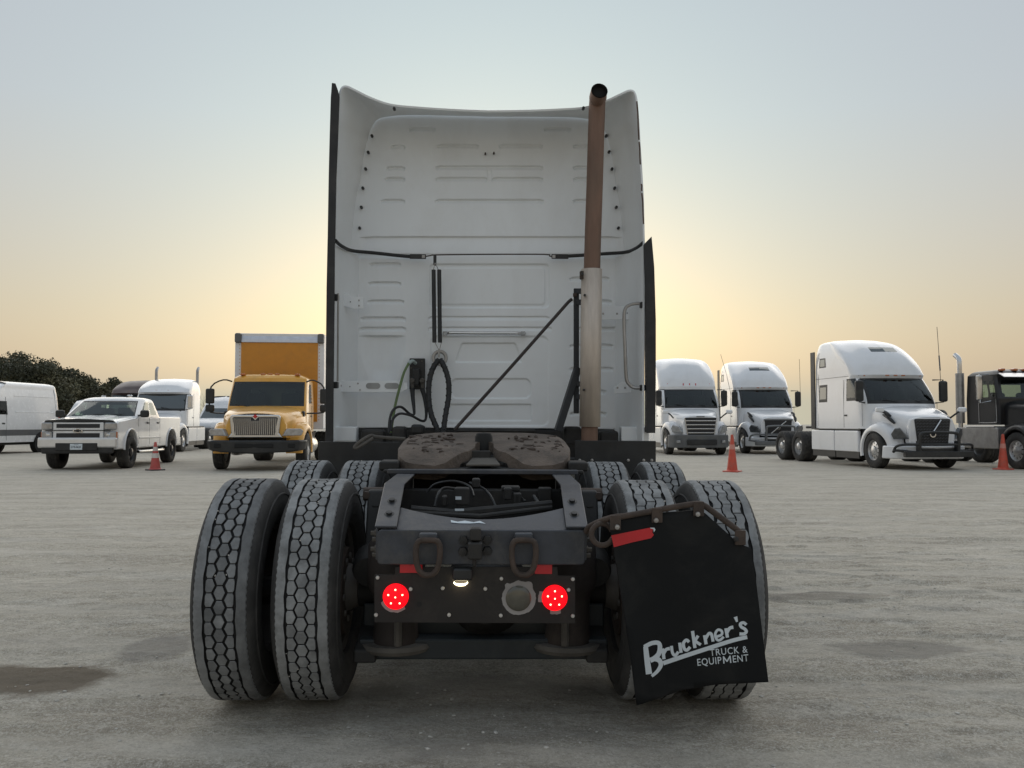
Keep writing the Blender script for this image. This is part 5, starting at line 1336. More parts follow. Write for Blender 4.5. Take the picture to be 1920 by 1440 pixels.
    pbox(root, 'lower_intake', BLACKP, (0, 1.235, 0.50), (1.15, 0.05, 0.20), 0.02)
    for s in (-1, 1): pbox(root, 'fog_light', LENS, (s * 0.86, 1.10, 0.52), (0.16, 0.06, 0.10), 0.02, rot=Matrix.Rotation(-s * R(32), 4, 'Z'))
    for x in (-0.85, -0.25, 0, 0.25, 0.85):
        zc, yc = {'volvo': (2.70, -0.72), 'volvo_old': (2.70, -0.72), 'freight': (2.78, -0.74)}.get(v, (2.74, -0.70))
        pbox(root, 'marker_light', RED_TAPE if v == 'freight' else AMBER, (x, yc - 0.05 * abs(x) - (0.14 if abs(x) > 0.5 else 0), zc), (0.035 if v == 'freight' else 0.11, 0.05, 0.09 if v == 'freight' else 0.035), 0.01)
    # wipers
    for s in (-0.5, 0.25): ptube(root, 'wiper', BLACKP, [(s, -0.20, 1.90), (s + 0.42, -0.27, 1.98)], 0.012, 5)
    # chassis
    for s in (-1, 1):
        pbox(root, 'frame_rail', DARK, (s * 0.43, -3.2, 0.85), (0.08, 7.2, 0.25), 0.01)
    pbox(root, 'engine_block', DARK, (0, -0.1, 0.85), (1.2, 1.8, 0.7), 0.05)
    pbox(root, 'cab_floor', DARK, (0, -2.0, 1.0), (2.1, 3.0, 0.22), 0.03)
    if wheels:
        for s in (-1, 1): bg_wheel(root, s * 1.02, 0.0, s, 0.51, 0.29, RIM_A)
    MB().tube([(-0.95, 0, 0.5), (0.95, 0, 0.5)], 0.07, 10).build('front_axle', DARK, root)
    if rear:
        for y in (-4.75, -6.07):
            for s in (-1, 1): bg_wheel(root, s * 0.92, y, s, 0.51, 0.56, RIM_A)
            MB().tube([(-0.9, y, 0.5), (0.9, y, 0.5)], 0.09, 10).build('rear_axle', DARK, root)
        pbox(root, 'fifth_wheel', DARK, (0, -5.3, 1.15), (0.9, 0.8, 0.08), 0.03)
def bull_bar(root, m, z0=0.42, z1=1.02, w=1.12, y=1.36):
    """tubular grille guard"""
    ptube(root, 'guard_tube', m, [(-0.56, y, z0), (-0.56, y + 0.02, z1 - 0.12), (-0.42, y + 0.02, z1), (0.42, y + 0.02, z1), (0.56, y + 0.02, z1 - 0.12), (0.56, y, z0)], 0.042, 8, 5)
    for s in (-1, 1):
        ptube(root, 'guard_tube', m, [(s * 0.56, y, z1 - 0.32), (s * 0.95, y - 0.08, z1 - 0.32), (s * w, y - 0.22, z1 - 0.38), (s * (w + 0.02), y - 0.3, z1 - 0.52), (s * w, y - 0.22, z0 + 0.12), (s * 0.56, y, z0 + 0.06)], 0.036, 8, 5)
        pbox(root, 'guard_upright', m, (s * 0.56, y - 0.06, (z0 + z1) / 2 - 0.12), (0.07, 0.16, z1 - z0 - 0.2), 0.01)
    ptube(root, 'guard_tube', m, [(-0.56, y, z1 - 0.32), (0.56, y, z1 - 0.32)], 0.036, 8)
    pbox(root, 'guard_channel', m, (0, y - 0.02, z0 + 0.02), (2.0, 0.14, 0.16), 0.02)
# ------------------------------------------------------------------ parked tractors
# front end of the near tractor (its nose points away from the camera)
before = set(bpy.data.objects)
semi(truck, WHITE, 'volvo', yr=-3.48, wheels=True, rear=False)
for o in set(bpy.data.objects) - before:
    if o.parent == truck:
        o.location.y += 6.63
        if o.name.split('.')[0] == 'cab_shell' or 'sleeper_window' in o.name or 'skylight' in o.name: o.scale.z = 0.895
        if o.name.split('.')[0] in ('wheel', 'front_axle'): o.location.z -= 0.06
        if o.name.split('.')[0] in ('rear_extender', 'frame_rail', 'cab_floor'): bpy.data.objects.remove(o)
WH = mat('white_fleet_paint', (0.78, 0.79, 0.81), 0.22, var=0.03, scale=1.5, coat=0.6, dirt=(0.5, 0.47, 0.42), dirt_amt=0.18, dirt_scale=1.2, inside=(0.04, 0.04, 0.042))
a = park('semi_truck', 'white sleeper tractor with black grille guard and diagonal grille bar, beside the black truck', 'truck', 1637, 878, 1.09, 0.0, 0.125, 'parked sleeper tractors')
semi(a, WH, 'volvo'); bull_bar(a, BLACKP)
a.scale = (0.94, 0.94, 0.94)
ptube(a, 'antenna', BLACK, [(-1.3, -0.5, 2.3), (-1.42, -0.75, 3.3), (-1.6, -1.1, 4.2)], 0.008, 5, 3)
ptube(a, 'antenna_coil', GREYP, [(-1.36, -0.62, 2.85), (-1.42, -0.75, 3.3)], 0.022, 6)
c = park('semi_truck', 'older white sleeper tractor with grey grille guard behind the orange cone', 'truck', 1391, 850, 1.16, 0.0, 0.02, 'parked sleeper tractors')
semi(c, WH, 'volvo_old'); bull_bar(c, mat('grey_guard_tube', (0.16, 0.165, 0.17), 0.4, metal=0.5), 0.42, 1.1)
ptube(c, 'antenna', BLACK, [(-1.44, -0.5, 2.4), (-1.5, -0.7, 3.3), (-1.56, -0.9, 3.9)], 0.008, 5)
ptube(c, 'antenna', BLACK, [(1.44, -0.5, 2.4), (1.58, -0.7, 3.3), (1.75, -0.9, 4.1)], 0.008, 5)
f = park('semi_truck', 'white sleeper tractor with horizontal chrome grille slats and grey bumper, nearest the big tractor', 'truck', 1247, 852, 1.16, 0.0, 0.03, 'parked sleeper tractors')
semi(f, WH, 'freight')
w = park('semi_truck', 'white tractor with twin exhaust stacks and sun visor behind the pickup', 'truck', 344, 847, -1.12, 0.0, 0.10, 'parked sleeper tractors')
semi(w, WH, 'western', yr=-2.9)
w.scale = (0.97, 0.97, 0.97)
for s in (-1, 1):
    ptube(w, 'exhaust_stack', ALU, [(s * 0.95, -3.05, 0.9), (s * 0.95, -3.05, 3.2), (s * 0.95, -3.05, 3.7), (s * 0.95, -3.1, 3.82), (s * 0.95, -3.25, 3.92)], 0.07, 10, 3)
    MB().lathe([(0, 0), (0.30, 0.02), (0.32, 0.06), (0.32, 1.1), (0.30, 1.14), (0, 1.16)], 24, Matrix.Translation((s * 0.86, -1.2, 0.72)) @ Matrix.Rotation(R(90), 4, 'X')).build('fuel_tank', CHROME, w)
b_ = park('semi_truck', 'dark brown tractor with a rounded roof, mostly hidden behind the pickup', 'truck', 242, 843, 0.0, 0.0, 0.12, 'parked sleeper tractors')
semi(b_, mat('brown_paint', (0.075, 0.050, 0.048), 0.45, var=0.1, dirt=(0.16, 0.13, 0.11), dirt_amt=0.4, inside=(0.02, 0.02, 0.02)), 'western')

# black day cab at the right edge
k = park('day_cab_truck', 'black day cab truck with tall exhaust stack at the right edge', 'truck', 1912, 880, 0.98, 0.0, 0.12)
k.scale = (0.93, 0.93, 0.93)
KB = mat('black_gloss_paint', (0.008, 0.008, 0.009), 0.35, var=0.2, coat=0.15, dirt=(0.03, 0.028, 0.026), dirt_amt=0.3, inside=(0.02, 0.02, 0.02))
def krow(z, w, yr, yA, xA, yf): return [(0, yr, z), (w, yr, z), (w, yr + 0.35, z), (w, yr + 0.5, z), (w, yA - 0.75, z), (w, yA - 0.12, z), (xA, yA, z), (0, yf, z)]
KC = [krow(1.25, 1.02, -2.35, -0.85, 0.98, -0.8), krow(2.02, 1.02, -2.35, -0.85, 0.98, -0.78), krow(2.62, 0.98, -2.35, -1.02, 0.93, -0.96), krow(2.74, 0.97, -2.35, -1.02, 0.93, -0.94), krow(2.86, 0.85, -2.2, -1.2, 0.80, -1.12), krow(2.90, 0.5, -2.0, -1.4, 0.45, -1.35), krow(2.91, 0.02, -1.8, -1.6, 0.02, -1.55)]
shell(KC, 8, [('window_seal', 1.0, 2.0, 3.75, 7, KB, False), ('door_window', 1.125, 1.875, 3.875, 4.5, GLASS, True), ('door_window', 1.125, 1.875, 4.6, 5.0, GLASS, True), ('windshield', 1.125, 1.875, 6.125, 7, GLASS, False), ('rear_window', 1.125, 1.75, 0, 0.75, GLASS, False)], k, KB, sharp_c=(1, 6), sharp_r=(1, 3))
for sx in (-0.45, 0.45): pbox(k, 'seat', SEAT, (sx, -1.75, 1.85), (0.5, 0.18, 0.75), 0.08)
HK = []
for t in (0.0, 0.4, 0.8, 1.0):
    y = lerp(-0.85, 1.0, t); z = lerp(1.95, 1.78, t) - (0.04 if t == 1 else 0)
    HK.append([(0, y, z + 0.04), (0.45, y, z + 0.02), (0.72, y, z - 0.04), (0.84 - 0.12 * t, y, z - 0.16), (0.86 - 0.12 * t, y, 1.4), (0.86 - 0.12 * t, y, 0.95)])
shell(HK, 6, [], k, KB, body_name='hood')
pbox(k, 'grille', CHROME, (0, 1.02, 1.25), (1.2, 0.08, 0.95), 0.03)
for s in (-1, 1):
    fender(k, s, KB, 0, 0.52, 0.60, 1.18, 0.70, -5, 165, lambda a: 0.16)
    bg_wheel(k, s * 1.02, 0, s, 0.52, 0.29, RIM_A)
    for y in (-4.3, -5.6): bg_wheel(k, s * 0.92, y, s, 0.52, 0.56, RIM_A)
    pbox(k, 'mirror', CHROME, (s * 1.28, -1.35, 2.35), (0.2, 0.08, 0.75), 0.04)
    ptube(k, 'mirror_arm', CHROME, [(s * 1.0, -1.3, 2.75), (s * 1.28, -1.33, 2.75), (s * 1.28, -1.33, 1.9), (s * 1.02, -1.2, 1.95)], 0.02, 6)
    ptube(k, 'door_trim', CHROME, [(s * 1.03, -0.98, 2.0), (s * 1.03, -0.95, 1.4), (s * 1.03, -1.05, 1.32), (s * 1.03, -1.7, 1.32), (s * 1.03, -1.75, 1.4), (s * 1.03, -1.75, 2.55)], 0.012, 5, 4)
    pbox(k, 'tool_box', ALU, (s * 0.95, -1.65, 0.86), (0.5, 1.9, 0.62), 0.03)
    pbox(k, 'step', CHROME, (s * 1.0, -1.5, 1.19), (0.42, 1.3, 0.04), 0.01)
    pbox(k, 'frame_rail', DARK, (s * 0.43, -3.0, 0.9), (0.08, 6.5, 0.26), 0.01)
    MB().lathe([(0, 0.0), (0.06, 0.02), (0.10, 0.12), (0.10, 0.2), (0, 0.2)], 14, Matrix.Translation((s * 0.85, 1.0, 1.2)) @ Matrix.Rotation(R(90), 4, 'X')).build('headlight', CHROME, k)
    if s < 0: continue
    # stack
    ptube(k, 'exhaust_stack', CHROME, [(s * 1.10, -2.55, 0.9), (s * 1.10, -2.55, 1.35)], 0.075, 10)
    ptube(k, 'muffler', ALU, [(s * 1.10, -2.55, 1.3), (s * 1.10, -2.55, 2.85)], 0.13, 14)
    ptube(k, 'stack_tip', CHROME, [(s * 1.10, -2.55, 2.85), (s * 1.10, -2.55, 3.2), (s * 1.10, -2.60, 3.33), (s * 1.10, -2.76, 3.44)], 0.075, 12, 4)
pbox(k, 'sun_visor', CHROME, (0, -0.82, 2.70), (1.9, 0.30, 0.03), 0.01, rot=Matrix.Rotation(R(-25), 4, 'X'))
for x in (-0.7, -0.3, 0, 0.3, 0.7): pbox(k, 'marker_light', AMBER, (x, -1.15, 2.88), (0.13, 0.2, 0.08), 0.03)
pbox(k, 'bumper', CHROME, (0, 1.2, 0.6), (2.3, 0.12, 0.42), 0.03)
pbox(k, 'engine_block', DARK, (0, 0, 0.9), (1.3, 1.9, 0.7), 0.05)
# ------------------------------------------------------------------ pickup
PW = mat('white_pickup_paint', (0.76, 0.765, 0.77), 0.22, var=0.03, coat=0.6, dirt=(0.45, 0.41, 0.35), dirt_amt=0.25, dirt_scale=1.2, inside=(0.04, 0.04, 0.04))
p = park('pickup_truck', 'white crew cab pickup with black hood guard and black alloy wheels', 'pickup', 232, 878, -0.86, 0.10, 0.085)
def arch(yc, r, z0, n=10): return [(yc + r * math.cos(R(a)), z0 + r * math.sin(R(a))) for a in np.linspace(0, 180, n)]
ZB = 0.52
low = [(0.92, ZB), (0.94, 0.95), (0.93, 1.18)] + [(0.55, 1.27), (-0.5, 1.34), (-0.52, 1.36), (-2.62, 1.40), (-2.66, 1.42), (-4.62, 1.42), (-4.64, 0.7), (-4.55, ZB)] + [(-4.05, ZB)] + [(y, z) for y, z in reversed(arch(-3.65, 0.47, 0.55))] + [(-3.0, ZB - 0.02), (-0.6, ZB - 0.02)] + [(y, z) for y, z in reversed(arch(0.0, 0.47, 0.55))]
pts = [(0.92, ZB)] + [(0.94, 0.95), (0.93, 1.20), (0.80, 1.26), (-0.5, 1.36), (-2.62, 1.40), (-4.62, 1.40), (-4.64, 0.8), (-4.6, ZB)]
pts += [(-3.65 - 0.47, ZB)] + [(-3.65 + 0.47 * math.cos(R(a)), 0.55 + 0.47 * math.sin(R(a))) for a in (165, 140, 115, 90, 65, 40, 15)] + [(-3.18, ZB)]
pts += [(-0.47, ZB)] + [(0.47 * math.cos(R(a)), 0.55 + 0.47 * math.sin(R(a))) for a in (165, 140, 115, 90, 65, 40, 15)] + [(0.47, ZB)]
def tumble(x, y, z):
    k = 1 - 0.03 * max(0, (z - 1.0)) - 0.05 * max(0, y - 0.5) / 0.44
    return (x * k, y - 0.06 * (abs(x) / 1.0) ** 2 * (1 if y > 0.85 else 0), z)
pprism(p, 'body', PW, pts, -1.0, 1.0, 'x', 0.045, tumble, 3)
pbox(p, 'underbody', DARK, (0, -1.85, 0.62), (1.55, 5.2, 0.34), 0.03)
hood_rows = []
for t in (0.0, 0.35, 0.75, 1.0):
    y = lerp(-0.62, 0.90, t); z = lerp(1.385, 1.27, t)
    hood_rows.append([(0, y, z + 0.05 - 0.02 * t), (0.35, y, z + 0.055 - 0.02 * t), (0.52, y, z + 0.02), (0.80, y, z + 0.015), (0.93, y - 0.03, z - 0.06)])
shell(hood_rows, 5, [], p, PW, body_name='hood')
def prow(z, w, yr, yA, xA, yf):
    return [(0, yr, z), (w - 0.04, yr, z), (w, yr + 0.14, z), (w, lerp(yr + 0.14, yA, 0.42), z), (w, lerp(yr + 0.14, yA, 0.47), z), (w, yA - 0.16, z), (xA, yA, z), (xA * 0.55, yA + 0.09, z), (0, yf, z)]
PC = [prow(1.30, 0.985, -2.60, -0.50, 0.93, -0.38), prow(1.40, 0.98, -2.58, -0.58, 0.90, -0.46), prow(1.84, 0.85, -2.38, -1.32, 0.74, -1.20), prow(1.90, 0.80, -2.30, -1.42, 0.68, -1.30), prow(1.945, 0.60, -2.15, -1.55, 0.5, -1.45), prow(1.955, 0.02, -1.95, -1.75, 0.02, -1.72)]
shell(PC, 8, [('windshield_seal', 1.0, 2.0, 6, 8, BLACKP, False), ('windshield', 1.0, 1.875, 6.125, 8, GLASS, False), ('side_window', 1.125, 1.875, 2.25, 3.0, GLASS, True), ('side_window', 1.125, 1.875, 4.0, 4.875, GLASS, True), ('rear_window', 1.25, 1.75, 0, 0.75, GLASS, False)], p, PW, sharp_c=(1,), sharp_r=(2,))
for sx in (-0.42, 0.42):
    for yy in (-1.35, -2.1): pbox(p, 'seat', SEAT, (sx, yy, 1.35), (0.48, 0.16, 0.6), 0.06)
pbox(p, 'dashboard', SEAT, (0, -0.75, 1.28), (1.5, 0.4, 0.2), 0.05)
pbox(p, 'bed_floor', DARK, (0, -3.6, 1.0), (1.6, 1.9, 0.06), 0.01)
# face
FYP = 0.945
pbox(p, 'grille_surround', PW, (0, FYP, 0.985), (1.26, 0.06, 0.50), 0.04)
for z in (1.135, 0.875): pbox(p, 'grille', mat('grille_mesh_dark', (0.018, 0.018, 0.02), 0.5), (0, FYP + 0.03, z), (1.08, 0.02, 0.105 if z > 1 else 0.15), 0.015)
pbox(p, 'chrome_strip', BLACKP, (0, FYP + 0.035, 1.02), (1.62, 0.02, 0.022), 0.004)
bt = [(-0.13, -0.035), (-0.11, 0.035), (-0.045, 0.035), (-0.045, 0.06), (0.045, 0.06), (0.045, 0.035), (0.13, 0.035), (0.11, -0.035), (0.045, -0.035), (0.045, -0.06), (-0.045, -0.06), (-0.045, -0.035)]
MB().prism([(x, z + 1.01) for x, z in bt], FYP + 0.035, FYP + 0.06, 'y').build('emblem_frame', CHROME, p, fix=True, bevel=0.004)
MB().prism([(x * 0.75, z * 0.6 + 1.01) for x, z in bt], FYP + 0.055, FYP + 0.066, 'y').build('emblem', BLACKP, p, fix=True)
for s in (-1, 1):
    for z, m_ in ((1.13, LENS), (0.90, LENS)):
        pbox(p, 'headlight', m_, (s * 0.79, FYP - 0.03, z), (0.30, 0.08, 0.19), 0.03, rot=Matrix.Rotation(-s * R(14), 4, 'Z'))
    MB().lathe([(0, 0.03), (0.04, 0.025), (0.065, 0.0), (0.065, -0.02)], 18, Matrix.Translation((s * 0.74, FYP + 0.02, 0.90)) @ Matrix.Rotation(R(-90), 4, 'X')).build('headlight_bulb', CHROME, p)
    pbox(p, 'turn_signal', AMBER, (s * 0.925, FYP - 0.07, 0.90), (0.05, 0.08, 0.17), 0.015)
    pbox(p, 'fog_light', LENS, (s * 0.74, FYP + 0.07, 0.66), (0.22, 0.04, 0.09), 0.02)
    pbox(p, 'mirror', BLACKP, (s * 1.13, -0.68, 1.47), (0.24, 0.12, 0.20), 0.05)
    pbox(p, 'mirror_arm', BLACKP, (s * 1.0, -0.68, 1.42), (0.12, 0.06, 0.05), 0.015)
    for yy in (-1.42, -2.32): pbox(p, 'door_handle', BLACKP, (s * 0.995, yy, 1.22), (0.03, 0.18, 0.05), 0.012)
    for yy in (-0.62, -1.55, -2.50): ptube(p, 'door_seam', GREYP, [(s * 1.001, yy, 0.62), (s * 0.992, yy, 1.36)], 0.005, 4)
    pbox(p, 'side_moulding', PW, (s * 1.005, -1.6, 0.80), (0.02, 1.9, 0.05), 0.008)
    ptube(p, 'side_step', CHROME, [(s * 0.98, -0.62, 0.44), (s * 1.02, -0.75, 0.42), (s * 1.02, -2.6, 0.42), (s * 0.98, -2.75, 0.44)], 0.045, 10, 3)
    for yy in (0.0, -3.65): bg_wheel(p, s * 0.89, yy, s, 0.43, 0.30, RIM_B, 5, 'spoke')
    for yy in (0.0, -3.65):
        ptube(p, 'arch_trim', PW, [(s * 1.0, yy + 0.5 * math.cos(R(a)), 0.55 + 0.5 * math.sin(R(a))) for a in range(-5, 190, 13)], 0.03, 6)
pbox(p, 'front_bumper', mat('pickup_chrome_bumper', (0.72, 0.72, 0.72), 0.3, metal=0.6, var=0.06), (0, FYP + 0.05, 0.70), (1.96, 0.14, 0.26), 0.05)
pbox(p, 'bumper_pad', PW, (0, FYP + 0.05, 0.80), (1.94, 0.13, 0.07), 0.03)
pbox(p, 'air_dam', BLACKP, (0, FYP + 0.03, 0.52), (1.78, 0.12, 0.20), 0.04)
pbox(p, 'bumper_intake', BLACKP, (0, FYP + 0.085, 0.60), (1.05, 0.09, 0.20), 0.02)
pl_ = pbox(p, 'license_plate', PRINT, (0.0, FYP + 0.135, 0.60), (0.305, 0.008, 0.155), 0.004)
text_part('TEXAS', 0.04, (0.06, 0.655), 0.0, pl_, lambda u, v: Vector((-u + 0.0, FYP + 0.1405, 2 * 0.655 - v - 0.0)) if False else Vector((0.06 - (u - 0.06), FYP + 0.1405, 0.645 - (v - 0.655))), mat('plate_ink', (0.03, 0.035, 0.06), 0.6), 'lettering', 0.0)
text_part('GYB-8628', 0.075, (0.13, 0.57), 0.0, pl_, lambda u, v: Vector((0.13 - (u - 0.13), FYP + 0.1405, 0.57 - (v - 0.57))), mat('plate_ink', (0.03, 0.035, 0.06), 0.6), 'lettering', 0.001, xs=0.78)
hg = []
pprism(p, 'hood_guard', BLACKP, [(-0.86, 0.90), (-0.6, 0.97), (-0.3, 0.99), (0, 1.0), (0.3, 0.99), (0.6, 0.97), (0.86, 0.90), (0.84, 0.84), (0, 0.92), (-0.84, 0.84)], 1.22, 1.30, 'z', 0.015, lambda x, y, z: (x, y, z + 0.03 * math.cos(x * 2.2) - 0.01))
pbox(p, 'roof_antenna', BLACKP, (-0.30, -1.75, 1.97), (0.05, 0.16, 0.06), 0.02)
for s in (-1, 1): ptube(p, 'wiper', BLACKP, [(s * 0.3 + 0.1, -0.48, 1.42), (s * 0.3 - 0.35, -0.55, 1.46)], 0.01, 5)

# ------------------------------------------------------------------ high-roof vans
def van(root, paint):
    def vrow(z, w, yr, yA, xA, yf): return [(0, yr, z), (w - 0.03, yr, z), (w, yr + 0.10, z), (w, -2.0, z), (w, -1.78, z), (w, min(yA - 0.15, yA - 0.15), z), (xA, yA, z), (0, yf, z)]
    VC = [vrow(0.42, 0.98, -4.75, 0.62, 0.86, 0.86), vrow(0.95, 1.03, -4.82, 0.62, 0.86, 0.92), vrow(1.25, 1.03, -4.82, 0.35, 0.82, 0.68), vrow(1.45, 1.02, -4.82, -0.12, 0.88, 0.12), vrow(2.10, 0.95, -4.80, -0.98, 0.78, -0.78), vrow(2.40, 0.90, -4.78, -1.30, 0.72, -1.12), vrow(2.62, 0.84, -4.72, -1.75, 0.62, -1.55), vrow(2.70, 0.5, -4.6, -2.0, 0.4, -1.9), vrow(2.715, 0.02, -4.4, -2.1, 0.02, -2.05)]
    shell(VC, 8, [('windshield', 3.125, 3.875, 6.0, 7.0, GLASS_DK, False), ('door_window', 3.0, 3.75, 4.0, 5.5, GLASS, True), ('side_moulding', 0.5, 0.85, 2, 5.2, GREYP, True)], root, paint, sharp_c=(1,), sharp_r=(3,), body_name='body')
    for s in (-1, 1):
        for yy in (0, -3.75):
            bg_wheel(root, s * 0.90, yy, s, 0.36, 0.25, RIM_W, 10)
            MB().lathe([(0.0, 0.0), (0.42, 0.0), (0.42, 0.22)], 28, Matrix.Translation((s * 1.036, yy, 0.38)) @ Matrix.Rotation(-s * R(90), 4, 'Y')).build('wheel_arch', HOLE, root)
        pbox(root, 'mirror', BLACKP, (s * 1.22, -0.2, 1.62), (0.2, 0.14, 0.36), 0.05)
        pbox(root, 'mirror_arm', BLACKP, (s * 1.07, -0.22, 1.52), (0.2, 0.07, 0.07), 0.02)
        pbox(root, 'door_handle', BLACKP, (s * 1.035, -1.55, 1.12), (0.03, 0.16, 0.06), 0.015)
        ptube(root, 'door_seam', GREYP, [(s * 1.03, -1.72, 0.5), (s * 1.03, -1.72, 1.45), (s * 0.955, -1.72, 2.1)], 0.006, 4)
        ptube(root, 'rear_seam', GREYP, [(s * 1.02, -4.62, 0.55), (s * 1.02, -4.62, 1.45), (s * 0.93, -4.60, 2.3), (s * 0.86, -4.58, 2.6)], 0.007, 4)
        for z in (2.15, 1.55): ptube(root, 'pressed_rib', paint, [(s * (0.945 if z > 2 else 1.012), -2.2, z), (s * (0.945 if z > 2 else 1.012), -4.5, z)], 0.014, 6)
        pbox(root, 'headlight', LENS, (s * 0.80, 0.62, 1.0), (0.26, 0.22, 0.26), 0.06)
        pbox(root, 'tail_light', RED_TAPE, (s * 0.99, -4.80, 1.35), (0.08, 0.06, 0.6), 0.02)
    pbox(root, 'grille', BLACKP, (0, 0.90, 0.85), (1.0, 0.06, 0.3), 0.03)
    pbox(root, 'bumper', GREYP, (0, 0.82, 0.5), (1.9, 0.3, 0.28), 0.08)
    pbox(root, 'underbody', DARK, (0, -2.0, 0.40), (1.6, 5.0, 0.16), 0.03)
VW = mat('white_van_paint', (0.78, 0.785, 0.79), 0.25, var=0.03, coat=0.5, dirt=(0.5, 0.47, 0.42), dirt_amt=0.15, inside=(0.05, 0.05, 0.05))
v1 = park('cargo_van', 'white high-roof cargo van cut off by the left edge', 'van', 72, 848, -0.97, -4.05, -0.12, 'parked white vans')
v1.scale = (1.08, 1.08, 1.08)
van(v1, VW)
v2 = park('cargo_van', 'white high-roof van behind the pickup, only its upper part showing', 'van', 150, 834, 0.0, 0.0, 0.10, 'parked white vans')
van(v2, VW)
v3 = park('cargo_van', 'white van between the twin-stack tractor and the yellow truck', 'van', 404, 838, 0.0, 0.0, 0.05, 'parked white vans')
van(v3, VW)

# ------------------------------------------------------------------ yellow box truck
YE = mat('orange_yellow_paint', (0.78, 0.40, 0.055), 0.3, var=0.05, coat=0.5, dirt=(0.38, 0.26, 0.12), dirt_amt=0.3, inside=(0.04, 0.03, 0.02))
OR = mat('orange_panel_paint', (0.60, 0.25, 0.025), 0.45, var=0.05, dirt=(0.35, 0.17, 0.05), dirt_amt=0.3)
BW = mat('white_box_panel', (0.76, 0.77, 0.79), 0.4, var=0.03, dirt=(0.5, 0.47, 0.42), dirt_amt=0.2)
t = park('box_truck', 'yellow box truck with orange box front panel and chrome grille', 'truck', 413, 880, 1.06, 0.12, 0.10)
t.scale = (1.055, 1.055, 0.97)
def trow(z, w, yA, xA, yf): return [(0, -2.0, z), (w, -2.0, z), (w, -1.75, z), (w, -1.6, z), (w, yA - 0.2, z), (xA, yA, z), (xA * 0.6, yA + 0.1, z), (0, yf, z)]
TC = [trow(1.0, 1.0, -0.45, 0.95, -0.25), trow(1.72, 1.0, -0.5, 0.94, -0.32), trow(2.42, 0.97, -0.92, 0.90, -0.76), trow(2.52, 0.95, -0.95, 0.89, -0.76), trow(2.62, 0.80, -1.05, 0.75, -0.9), trow(2.65, 0.4, -1.2, 0.38, -1.1), trow(2.66, 0.02, -1.3, 0.02, -1.25)]
shell(TC, 8, [('windshield_seal', 1.0, 2.0, 5, 7, BLACKP, False), ('windshield', 1.0, 1.9, 5.125, 7, GLASS, False), ('door_window', 1.125, 1.875, 3.0, 3.9, GLASS, True)], t, YE, sharp_c=(1,), sharp_r=(2, 3))
for sx in (-0.45, 0.45): pbox(t, 'seat', SEAT, (sx, -1.45, 1.75), (0.46, 0.16, 0.75), 0.06)
for sx in (-0.45, 0.45): pbox(t, 'headrest', GREYP, (sx, -1.45, 2.16), (0.26, 0.10, 0.18), 0.04)
pbox(t, 'dashboard', SEAT, (0, -0.65, 1.58), (1.7, 0.4, 0.25), 0.06)
HT = []
for tt, wd in ((0.0, 1.0), (0.3, 0.97), (0.65, 0.88), (0.9, 0.76), (1.0, 0.70)):
    y = lerp(-0.38, 0.98, tt); z = lerp(1.70, 1.50, tt ** 1.4) - (0.03 if tt == 1 else 0)
    HT.append([(0, y, z + 0.03), (wd * 0.35, y, z + 0.02), (wd * 0.66, y, z - 0.01), (wd * 0.88, y - 0.02, z - 0.09), (wd * 0.98, y - 0.05, z - 0.22), (wd, y - 0.1, 1.1), (wd, y - 0.12, 0.85)])
shell(HT, 6, [], t, YE, body_name='hood')
pprism(t, 'nose', YE, [(-0.72, 0.85), (0.72, 0.85), (0.72, 1.2), (0.6, 1.46), (-0.6, 1.46), (-0.72, 1.2)], 0.7, 0.97, 'y', 0.05)
go = [(-0.66, 0.86), (0.66, 0.86), (0.56, 0.98), (0.60, 1.40), (0.56, 1.46), (-0.56, 1.46), (-0.60, 1.40), (-0.56, 0.98)]
pprism(t, 'grille_surround', CHROME, go, 0.96, 1.06, 'y', 0.03)
gi = [(-0.46, 0.93), (0.46, 0.93), (0.53, 1.37), (0.50, 1.40), (0.07, 1.40), (0, 1.32), (-0.07, 1.40), (-0.50, 1.40), (-0.53, 1.37)]
pprism(t, 'grille', mat('grille_mesh_dark', (0.018, 0.018, 0.02), 0.5), gi, 1.05, 1.068, 'y', 0.005)
for k_ in range(22):
    x = lerp(-0.46, 0.46, k_ / 21)
    pbox(t, 'grille_bar', CHROME, (x * 1.06, 1.075, 1.155 + (0 if abs(x) > 0.08 else -0.03)), (0.016, 0.03, 0.43 if abs(x) > 0.08 else 0.36), 0.003)
MB().prism([(0, 1.36), (0.06, 1.42), (0, 1.475), (-0.06, 1.42)], 1.06, 1.085, 'y').build('nose_emblem', RED_TAPE, t, bevel=0.006, fix=True)
